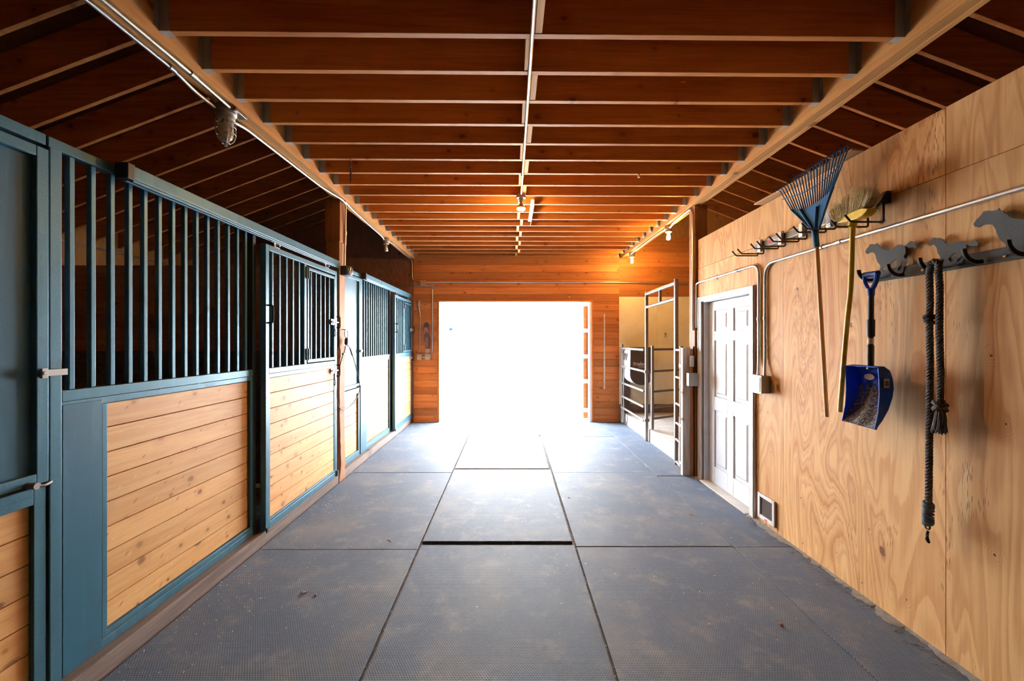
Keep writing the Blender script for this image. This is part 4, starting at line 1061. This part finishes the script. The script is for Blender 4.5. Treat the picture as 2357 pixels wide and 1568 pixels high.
# ============================================================ broom
XB = 2.06
t = thing('push_broom', 'yellow broom with straw bristles hung head up', 'broom', c3(1110, 1200, XB))
blk = [(875, 1108), (985, 1020), (1095, 940), (1215, 897), (1310, 905), (1290, 950), (1235, 1005), (1165, 1045), (1045, 1075), (950, 1098)]
MB().prism([c3(u, v, XB - .025) for u, v in blk], (.06, 0, 0)).build('head_block', 'yellow', t, bevel=.004)
a, b = c3(1105, 1040, XB), c3(1095, 1165, XB)
MB().tube([a, lerp(a, b, .5), lerp(a, b, .55), b], [.019, .019, .022, .021], 14).build('socket', 'yellow', t, smooth=True)
hp = [c3(1097, 1150, XB), onX(1962, 540, XB), onX(1958, 660, XB), onX(1951, 730, XB), onX(1943, 820, XB), onX(1933, 948, XB)]
MB().tube(spline(hp, 6), .0135, 12).build('handle', 'yellow', t, smooth=True)
m = MB()
rA, rB = c3(870, 1085, XB), c3(1325, 885, XB)
tips = [c3(800, 905, XB), c3(900, 800, XB), c3(1010, 715, XB), c3(1110, 630, XB), c3(1250, 570, XB), c3(1370, 590, XB), c3(1460, 680, XB)]
def tipat(s):
    s = max(0, min(.9999, s)) * (len(tips) - 1); i = int(s); return lerp(tips[i], tips[i + 1], s - i)
random.seed(3)
for k in range(2600):
    s = random.random(); xo = random.uniform(-.03, .034)
    r0 = lerp(rA, rB, s) + Vector((xo, 0, 0))
    ln = random.uniform(.72, 1.03)
    tp = tipat(s + random.gauss(0, .02)) + Vector((xo * 1.35 + random.gauss(0, .004), 0, 0))
    tp = lerp(r0, tp, ln); midp = lerp(r0, tp, .55) + Vector((random.gauss(0, .003), random.gauss(0, .004), random.gauss(0, .003)))
    if s > .85 and random.random() < .3: tp += Vector((random.gauss(0, .01), random.gauss(-.01, .012), random.gauss(0, .012)))
    w = random.uniform(.0008, .0016); dd = Vector((random.uniform(-1, 1), random.uniform(-1, 1), 0)).normalized() * w
    rn = random.random()
    vs = [m.b.verts.new(p) for p in (r0 - dd, r0 + dd, midp + dd, midp - dd, tp)]
    m._f([vs[0], vs[1], vs[2], vs[3]], rn); m._f([vs[3], vs[2], vs[4]], rn)
bb = m.build('bristles', 'bristle', t); bb['kind'] = 'stuff'
core = [lerp(rA, rB, k / 8) for k in range(9)] + [lerp(lerp(rA, rB, 1 - k / 8), tipat(1 - k / 8), .62) for k in range(9)]
MB().prism([p + Vector((-.022, 0, 0)) for p in core], (.046, 0, 0)).build('bristle_core', plain('dark_straw', (.40, .30, .18), .9), bb)

# ============================================================ horse coat rack
XH = 2.178
def c6(u, v, X=XH): return onX(1960 + u / 5.937, 480 + v / 5.937, X)
t = thing('horse_coat_rack', 'grey steel coat rack with running horse silhouettes and horseshoe hooks', 'coat rack', (XH, 2.1, 1.96))
yA = c6(200, 1000).y
MB().box(XH, 2.198, 1.40, 2.50, 1.951, 2.012).build('rail', 'hammer', t, bevel=.002)
def silhouette(name, outer, holes, parent, dx=0.0, label=None):
    cu = bpy.data.curves.new(name, 'CURVE'); cu.dimensions = '2D'; cu.fill_mode = 'BOTH'; cu.extrude = .0018
    for pl in [outer] + holes:
        sp = cu.splines.new('POLY'); sp.points.add(len(pl) - 1); sp.use_cyclic_u = True
        for q, (a, b) in zip(sp.points, pl): q.co = (a, b, 0, 1)
    ob = bpy.data.objects.new(name, cu); C.objects.link(ob)
    dg = bpy.context.evaluated_depsgraph_get()
    me = bpy.data.meshes.new_from_object(ob.evaluated_get(dg))
    bpy.data.objects.remove(ob); bpy.data.curves.remove(cu)
    # curve x -> -Y, curve y -> Z, thickness -> X
    me.transform(Matrix(((0, 0, 1, XH - .003 + dx), (-1, 0, 0, 0), (0, 1, 0, 0), (0, 0, 0, 1))))
    o = link(name, me, 'hammer', parent)
    if label: o['label'] = label
    return o
def cv(pl): return [(-c6(u, v).y, c6(u, v).z) for u, v in pl]
h1o = cv([(197, 590), (215, 555), (240, 528), (262, 490), (290, 486), (320, 490), (348, 484), (358, 472), (366, 492), (385, 500), (392, 518), (414, 530), (424, 552), (436, 560), (490, 577), (525, 572), (560, 555), (600, 522), (650, 492), (695, 497), (735, 510), (768, 492), (790, 465), (820, 445), (835, 455), (852, 452), (862, 463), (882, 466), (890, 495), (902, 520), (896, 568), (882, 556), (872, 536), (832, 530), (808, 543), (775, 522), (742, 522), (752, 560), (750, 610), (728, 650), (735, 680), (772, 712), (752, 765), (722, 815), (724, 842), (704, 880), (380, 960), (384, 850), (402, 815), (402, 775), (365, 735), (345, 680), (338, 645), (318, 605), (290, 600), (262, 603), (232, 622), (205, 612)])
h1h = [cv([(428, 835), (450, 812), (484, 812), (482, 835), (452, 858)]), cv([(518, 775), (560, 740), (612, 695), (640, 720), (655, 752), (630, 790), (600, 828), (545, 830), (525, 805)]),
       cv([(642, 838), (655, 805), (690, 772), (700, 722), (716, 722), (718, 760), (700, 800), (680, 842), (655, 852)])]
h2o = cv([(1053, 495), (1072, 465), (1098, 440), (1118, 408), (1145, 398), (1175, 406), (1215, 402), (1225, 412), (1248, 422), (1262, 440), (1285, 455), (1290, 472), (1350, 497), (1420, 482), (1470, 452), (1520, 444), (1565, 460), (1605, 470), (1640, 455), (1690, 438), (1722, 436), (1720, 455), (1748, 462), (1735, 476), (1758, 500), (1735, 496), (1738, 520), (1690, 508), (1645, 516), (1585, 490), (1580, 540), (1556, 590), (1566, 612), (1583, 632), (1562, 680), (1535, 712), (1520, 770), (1200, 820), (1198, 718), (1224, 685), (1220, 650), (1190, 610), (1175, 540), (1148, 500), (1118, 493), (1083, 510)])
h2h = [cv([(1236, 722), (1258, 692), (1300, 692), (1300, 720), (1268, 735)]), cv([(1336, 690), (1358, 662), (1430, 602), (1450, 630), (1466, 652), (1450, 690), (1410, 722), (1362, 730)]),
       cv([(1450, 722), (1470, 690), (1505, 662), (1520, 638), (1528, 655), (1508, 690), (1480, 722)])]
silhouette('horse_silhouette', h1o, h1h, t, label='running horse cut-out at the left end with a pale tail')
silhouette('horse_silhouette', h2o, h2h, t, label='smaller running horse cut-out in the middle')
h1o[:] = [(a, max(1.96, b)) for a, b in h1o]; nose = h1o[0]; tgt = (-c6(1685, 212).y, c6(1685, 212).z); k3 = 1.24
tr3 = lambda pl: [(tgt[0] + (a - nose[0]) * k3, max(1.975, tgt[1] + (b - nose[1]) * k3)) for a, b in pl]
silhouette('horse_silhouette', tr3(h1o), [tr3(h) for h in h1h[1:]], t, dx=-.002, label='larger running horse cut-out near the camera')
for yh in (2.444, 2.255, 2.081, 1.878, 1.71, 1.53):
    rin, rout, cx_, cz_ = .052, .070, 2.146, 2.022
    A = [math.pi * (1.62 - .62 * k / 10) for k in range(11)]
    pl = [Vector((cx_ + rout * math.cos(a) * 1.05, yh - .004, cz_ + rout * math.sin(a))) for a in A] + [Vector((cx_ + rin * math.cos(a) * 1.05, yh - .004, cz_ + rin * math.sin(a))) for a in reversed(A)]
    MB().prism(pl, (0, .008, 0)).build('horseshoe_hook', 'blackmetal', t)['label'] = 'dark half-horseshoe hook'
m = MB()
for yv in (2.33, 2.16, 1.97, 1.80, 1.6): m.cyl((2.178, yv, 1.972), (2.174, yv, 1.972), .006, 8)
m.build('screw', 'brass', t)

# ============================================================ snow shovel
XS = 2.10
t = thing('scoop_shovel', 'short blue plastic scoop shovel hung by its grip on a horseshoe hook', 'shovel', (XS, 2.39, 1.1))
gp = lambda u, v, X=XS: onX(1960 + u / 9.82, 600 + v / 9.82, X)
MB().cyl(gp(290, 330, 2.105), gp(600, 285, 2.105), .0165, 14).build('grip_bar', 'shovelblue', t, smooth=True)
m = MB()
m.tube(spline([gp(300, 350), gp(305, 480), gp(355, 600), gp(415, 660)], 6), [.010] * 19, 8)
m.tube(spline([gp(585, 300), gp(560, 440), gp(500, 580), gp(455, 660)], 6), [.013] * 19, 8)
m.tube([gp(437, 630), gp(440, 690), gp(443, 790)], [.020, .018, .0175], 12)
m.build('grip_fork', 'shovelblue', t, smooth=True)
s0, s1 = gp(443, 780), onX(2003, 850, XS)
MB().tube([s0, s1], .0145, 12).build('shaft', 'black', t, smooth=True)
MB().tube([lerp(s0, s1, .33), lerp(s0, s1, .56)], .0205, 12).tube([lerp(s0, s1, .68), lerp(s0, s1, 1.0)], .0175, 12).build('shaft_sleeve', 'black', t, smooth=True)
MB().tube([lerp(s0, s1, .58), lerp(s0, s1, .66)], .0150, 12).build('shaft_label', 'sticker', t, smooth=True)
# scoop: back profile (x, z), wide along Y
YN, YF = 2.285, 2.515
prof = [(2.065, 1.447), (2.10, 1.452), (2.13, 1.43), (2.145, 1.38), (2.148, 1.33), (2.140, 1.28), (2.115, 1.21), (2.080, 1.15), (2.045, 1.105)]
m = MB(); rows = []
for i, (x, z) in enumerate(prof):
    rws = []
    for j in range(9):
        s = j / 8; yy = lerp(YN, YF, s) + (0.012 * (1 - i / 8)) * (1 - 2 * s)
        bulge = -.008 * math.cos((s - .5) * math.pi * 4) * (1 if 2 < i < 8 else .3)
        rws.append(Vector((x + bulge, yy, z + (-.02 if i == 8 else 0) * (1 - s) * .3)))
    rows.append(rws)
m.grid(rows); m.build('scoop', 'shovelblue', t, smooth=True, solid=.004)
for y_, sgn in ((YN, 1), (YF, -1)):
    fr = [(2.055, 1.445), (2.06, 1.38), (2.062, 1.30), (2.055, 1.20), (2.035, 1.105)]
    pl = [Vector((x, y_ + .012 * sgn * (1 - i / 8), z)) for i, (x, z) in enumerate(prof)] + [Vector((x, y_, z)) for x, z in reversed(fr)]
    MB().prism(pl, (0, .004 * sgn, 0)).build('scoop_side', 'shovelblue', t)
MB().box(2.085, 2.112, 2.2795, 2.2835, 1.335, 1.385).build('sticker', 'sticker', t)['label'] = 'small paper barcode sticker'
m = MB()
for k in range(7): m.box(2.089 + k * .003, 2.0905 + k * .003, 2.2788, 2.2796, 1.345, 1.375)
m.build('barcode', 'black', t)
# dried dirt lining the blade
m = MB(); rows = []
for i in range(5):
    x, z = prof[4 + i]; rws = []
    for j in range(13):
        s = .03 + .94 * j / 12; yy = lerp(YN, YF, s)
        bulge = -.008 * math.cos((s - .5) * math.pi * 4) * (1 if i < 4 else .3)
        zz = z + (.02 * math.sin(j * 2.3) if i == 0 else 0)
        rws.append(Vector((x + bulge - .0045, yy + .002, zz)))
    rows.append(rws)
def dirtmat():
    q = NT('caked_dirt'); v = q.coord()
    n = q.noise(v, 70.0, 6.0, .8)
    c_ = q.mix(q.smooth(n, .45, .62), (.055, .045, .035, 1), (.30, .29, .26, 1))
    q.bump(n, .6, .004); return q.fin(c_, .9)
m.grid(rows).build('caked_dirt', dirtmat(), t, solid=.002)['label'] = 'dried grey manure caked on the blade'
MB().prism([Vector((2.118, 2.415 + math.cos(a * .45) * .035, 1.385 + math.sin(a * .45) * .018)) for a in range(14)], (.004, 0, 0)).build('worn_label', 'cardgrey', t)

# ============================================================ rope
def twisted(m, pts, r, pitch, seg=7):
    pts = [Vector(p) for p in pts]
    L_ = [0]
    for a, b in zip(pts, pts[1:]): L_.append(L_[-1] + (b - a).length)
    tot = L_[-1]; n = int(tot / .006)
    for s in range(3):
        out = []
        for k in range(n + 1):
            d = tot * k / n; i = 0
            while i < len(L_) - 2 and L_[i + 1] < d: i += 1
            f = (d - L_[i]) / max(1e-9, L_[i + 1] - L_[i]); p = lerp(pts[i], pts[i + 1], f)
            tn = (pts[i + 1] - pts[i]).normalized(); up = Vector((1, 0, 0)) if abs(tn.x) < .9 else Vector((0, 1, 0))
            n1 = (up - tn * up.dot(tn)).normalized(); n2 = tn.cross(n1)
            a = 2 * math.pi * (d / pitch + s / 3)
            out.append(p + (n1 * math.cos(a) + n2 * math.sin(a)) * r * .5)
        m.tube(out, r * .56, seg)
t = thing('lead_rope', 'thick dark twisted rope with a tassel draped over a horseshoe hook', 'rope', (2.11, 2.05, 1.98))
XP = 2.125
def rp(px, py, X=XP): return onX(px, py, X)
s1p = [(2.11, 2.055, 1.985), rp(2139, 625), rp(2141, 700), rp(2139, 735), rp(2141, 830), rp(2140, 900), rp(2139, 1000), rp(2138, 1100), rp(2137, 1165)]
m = MB(); twisted(m, [(2.11, 2.02, 1.99), (2.11, 2.04, 1.995)] + s1p, .0148, .05)
m.build('long_strand', 'rope', t, smooth=True)
m = MB(); twisted(m, [(2.11, 2.035, 1.995), (2.112, 2.015, 1.985), rp(2160, 620), rp(2163, 660), rp(2162, 760), rp(2165, 860), rp(2164, 925)], .0148, .05)
m.build('short_strand', 'rope', t, smooth=True)
a, b = rp(2137, 1160), rp(2136, 1205)
m = MB()
for k in range(9):
    q = lerp(a, b, k / 8); m.tube([q + Vector((math.cos(i * .628) * .017, math.sin(i * .628) * .017, .006 * math.sin(i * .628 + k))) for i in range(10)], .0075, 7, closed=True)
m.tube([a, b], .013, 8); m.build('bound_end', 'knot', t, smooth=True)
q = rp(2139, 735); m = MB()
for k in range(3): m.tube([q + Vector((math.cos(i * .628) * .02, math.sin(i * .628) * .02, .012 * (k - 1) + .008 * math.sin(i * .628 + k * 2))) for i in range(10)], .0075, 7, closed=True)
m.build('knot', 'rope', t, smooth=True)
a = rp(2164, 930); m = MB()
for k in range(3): m.tube([a + Vector((math.cos(i * .628) * .022, math.sin(i * .628) * .022, -.014 * k + .010 * math.sin(i * .628 + k * 2))) for i in range(10)], .010, 7, closed=True)
m.tube([a + Vector((0, 0, .02)), a + Vector((0, 0, -.04))], .018, 8)
random.seed(5)
for k in range(70):
    an = random.random() * 6.28; rr_ = random.uniform(.2, 1); x_, y_ = math.cos(an) * rr_, math.sin(an) * rr_
    m.tube(spline([a + Vector((x_ * .014, y_ * .014, -.03)), a + Vector((x_ * .024, y_ * .024, -.075)), a + Vector((x_ * .03 + random.gauss(0, .004), y_ * .03 + .008 + random.gauss(0, .004), -.13 - random.random() * .02))], 3), .0028, 5)
m.build('tassel', 'rope', t, smooth=True)['label'] = 'frayed dark rope tassel'
a = rp(2135, 1212); b = rp(2138, 1250)
m = MB().tube([a + Vector((0, math.cos(i * .628) * .012, math.sin(i * .628) * .015)) for i in range(10)], .004, 6, closed=True)
m.tube(spline([lerp(a, b, .3), lerp(a, b, .6) + Vector((0, .006, 0)), b, ], 5), .006, 8).tube(spline([lerp(a, b, .5), lerp(a, b, .75) + Vector((-.012, 0, 0)), b]), .004, 6)
m.build('snap_hook', 'blackmetal', t, smooth=True)

# ============================================================ tube gates at the right
XG = 2.14; R = .024
def tubeT(p, q, r=R, seg=12): return MB().tube([p, q], r, seg)
t = thing('tube_panel', 'low steel tube livestock panel beside the far wall, holding the dark feeder', 'gate panel', (XG, 7.2, 0))
lz = [1.45, 1.105, .785, .53, .315]
for z in lz: tubeT((XG, 6.56, z), (XG - .005, 7.87, z), .02).build('rail', 'gate', t, smooth=True)
MB().tube(fillet([(XG, 7.86, 1.53), (XG, 7.86, .04), (XG + .0, 7.74, .04), (XG, 7.74, .30)], .06), .022, 10).build('end_leg', 'gate', t, smooth=True)
MB().tube(fillet([(XG, 7.75, 1.43), (XG, 7.82, 1.40), (XG, 7.76, 1.12)], .02), .012, 8).tube(fillet([(XG, 7.70, 1.10), (XG, 7.76, .95), (XG, 7.74, .80), (XG, 7.76, .56), (XG, 7.72, .33)], .03), .012, 8).build('brace', 'gate', t, smooth=True)
m = MB()
for z in lz: m.cyl((XG, 7.838, z), (XG, 7.882, z), .03, 10)
m.build('joint_collar', 'galv', t, smooth=True)

t = thing('walk_through_frame', 'tall steel tube gateway frame beside the aisle', 'gate frame', (XG, 5.9, 0))
yl, yr = 6.51, 5.28; xr_ = 2.135
MB().box(2.14, 2.185, yl - .022, yl + .022, 0, 2.385).build('upright', 'gate', t, bevel=.008)
MB().box(xr_ - .022, xr_ + .024, yr - .024, yr + .024, 0, 2.40).build('upright', 'gate', t, bevel=.008)
tubeT((2.16, yl, 2.34), (xr_, yr, 2.345), .024).build('top_rail', 'gate', t, smooth=True)
tubeT((2.16, yl, 2.13), (xr_, yr, 2.145), .024).build('top_rail', 'gate', t, smooth=True)
MB().box(2.13, 2.165, 5.86, 5.90, 2.13, 2.34).build('short_strut', 'gate', t, bevel=.006)
m = MB()
for z in (1.10, .33): m.box(2.125, 2.20, yl - .03, yl + .03, z - .02, z + .02)
m.build('clamp', 'gate', t, bevel=.004)

t = thing('narrow_tube_panel', 'narrow steel tube panel between the tall frame and the short post', 'gate panel', (2.1, 5.1, 0))
tubeT((2.10, 5.03, 0), (2.10, 5.03, 1.53), .022).build('upright', 'gate', t, smooth=True)
for z in (1.48, 1.13, .79, .54, .33, .04): tubeT((2.133, 5.255, z), (2.10, 5.03, z), .018).build('rung', 'gate', t, smooth=True)
for z in (1.29, .56, .10): MB().cyl((2.10, 5.03, z - .018), (2.10, 5.03, z + .018), .029, 12).box(2.07, 2.10, 4.905, 5.03, z - .012, z + .012).build('strap_hinge', 'galv', t)

t = thing('inner_tube_gate', 'steel tube gate swung open into the wash bay', 'gate', (2.2, 6.4, .2))
gA = Vector((2.205, 6.36, 0)); gB = Vector((4.0, 7.35, 0))
for z in (1.46, 1.12, .80, .56, .38): tubeT(gA + Vector((0, 0, z)), gB + Vector((0, 0, z)), .018).build('rail', 'gate', t, smooth=True)
tubeT(gA + Vector((0, 0, .22)), gA + Vector((0, 0, 1.52)), .022).build('upright', 'gate', t, smooth=True)
tubeT(gB + Vector((0, 0, .22)), gB + Vector((0, 0, 1.52)), .022).build('upright', 'gate', t, smooth=True)
MB().tube(spline([(2.195, 6.44, 1.08), (2.20, 6.43, .95), (2.19, 6.44, .8), (2.20, 6.43, .6), (2.195, 6.43, .42)]), .006, 6).build('chain', 'galv', t, smooth=True)

# feeder with its lettering
t = thing('hanging_feeder', 'dark brown half-round plastic feeder with white lettering behind the tube panel', 'feeder', (2.4, 7.5, .8))
def uprof(cx, w, ztop, zbot, n=18):
    pts = [(cx - w, ztop)]
    zc = zbot + w * .95
    for k in range(n + 1):
        a = math.pi + math.pi * k / n
        pts.append((cx + w * 1.04 * math.cos(a), zc + (zc - zbot) * math.sin(a)))
    pts.append((cx + w * .98, ztop)); return pts
fp = uprof(2.37, .20, 1.455, .79)
MB().prism([(x, 7.40, z) for x, z in fp], (0, .02, 0)).build('front_panel', 'brownplastic', t)
m = MB(); rows = [[Vector((x, 7.42, z)), Vector((x, 7.62, z)), Vector((x, 7.84, z))] for x, z in fp]
m.grid(rows).build('curved_shell', plain('daylit_plastic_shell', (.62, .64, .68), .35), t, smooth=True, solid=.008)  # doorway light on this curved side is put into its pale colour
MB().prism([(x, 7.82, z) for x, z in fp], (0, .02, 0)).build('back_panel', 'brownplastic', t)
MB().box(2.16, 2.575, 7.39, 7.86, 1.45, 1.475).build('rim', 'brownplastic', t, bevel=.004)
cu = bpy.data.curves.new('lettering', 'FONT'); cu.body = 'Priefert'; cu.size = .092; cu.extrude = .002; cu.space_character = 1.0; cu.offset = .0018
tx = bpy.data.objects.new('lettering', cu); C.objects.link(tx)
me = bpy.data.meshes.new_from_object(tx.evaluated_get(bpy.context.evaluated_depsgraph_get()))
bpy.data.objects.remove(tx); bpy.data.curves.remove(cu)
me.transform(Matrix.Translation((2.215, 7.396, 1.145)) @ Matrix.Rotation(math.radians(90), 4, 'X') @ Matrix.Diagonal((.84, 1, 1, 1)))
link('lettering', me, 'white', t)['label'] = 'white maker name lettering'
MB().box(2.31, 2.47, 7.396, 7.3995, 1.115, 1.125).build('small_line', 'white', t)
m = MB()
for yy, z0_ in ((7.72, 1.40), (7.60, 1.40)):
    m.tube([(2.152 + .012 * math.sin(i * .628), yy + math.cos(i * .628) * .03, 1.30 + math.sin(i * .628) * .07) for i in range(10)], .007, 6, closed=True)
m.build('hanging_loop', 'brownplastic', t, smooth=True)
# horse tie ring on cream wall
o = MB().tube([(3.02 + math.cos(i * .524) * .03, 7.985, 1.695 + math.sin(i * .524) * .035) for i in range(12)], .005, 6, closed=True).cyl((3.02, 7.975, 1.735), (3.02, 7.999, 1.735), .014, 10).build('tie_ring', 'galv', smooth=True)
tag(o, 'small metal tie ring on the cream wall of the wash bay', 'ring', None, 'thing')
o = MB().box(2.19, 2.31, 7.90, 7.995, .35, 1.20).build('timber_stub', 'sill', bevel=.005)
tag(o, 'rough dark timber stub low in the corner behind the tube panel', 'timber', None, 'thing')

# ============================================================ outside
t = thing('barn_sliding_door', 'white framed board door slid aside outside the bright doorway', 'barn door', (2.2, 8.26, 0))
m = MB(); x = 1.46
while x < 3.2:
    m.box(x + .002, x + .138, 8.24, 8.26, .03, 2.34); x += .14
m.build('boards', 'cedar', t)
m = MB().box(1.395, 1.45, 8.20, 8.27, .0, 2.38).box(3.2, 3.26, 8.20, 8.27, .0, 2.38)
for z in (.20, .78, 1.28, 1.80, 2.33): m.box(1.45, 3.2, 8.205, 8.24, z - .04, z + .04)
m.build('frame', 'outwhite', t, bevel=.003)  # blown-out daylight on the frame strips is put into their white
o = MB().box(1.538, 1.582, 8.0, 8.155, 0.0, DZ).build('lit_jamb_board', 'outwhite', bevel=.003)  # jamb side face, the daylight on it put into its white colour
tag(o, 'jamb board at the right edge of the bright doorway, daylight put into its white', 'board', None, 'thing')
struct(MB().box(-9.0, 9.0, 17.0, 17.3, -.03, 6.0).build('wall_outbuilding', 'outwhite'))
t = thing('gooseneck_lamp', 'thin blue gooseneck lamp outside, seen at the left of the bright doorway', 'lamp', onY(1024, 750, 16.9))
gY = 16.6
MB().tube(spline([onY(1017.5, 748, 17.0), onY(1019, 745, gY), onY(1025, 743, gY), onY(1031, 745, gY), onY(1035, 751, gY), onY(1036, 756, gY)]), .014, 8).build('neck', 'bluelamp', t, smooth=True)
MB().lathe([(.03, 0), (.05, -.03), (.10, -.09), (.105, -.10)], onY(1036.5, 755, gY), (-.35, -.2, 1)).build('shade', 'bluelamp', t, smooth=True)
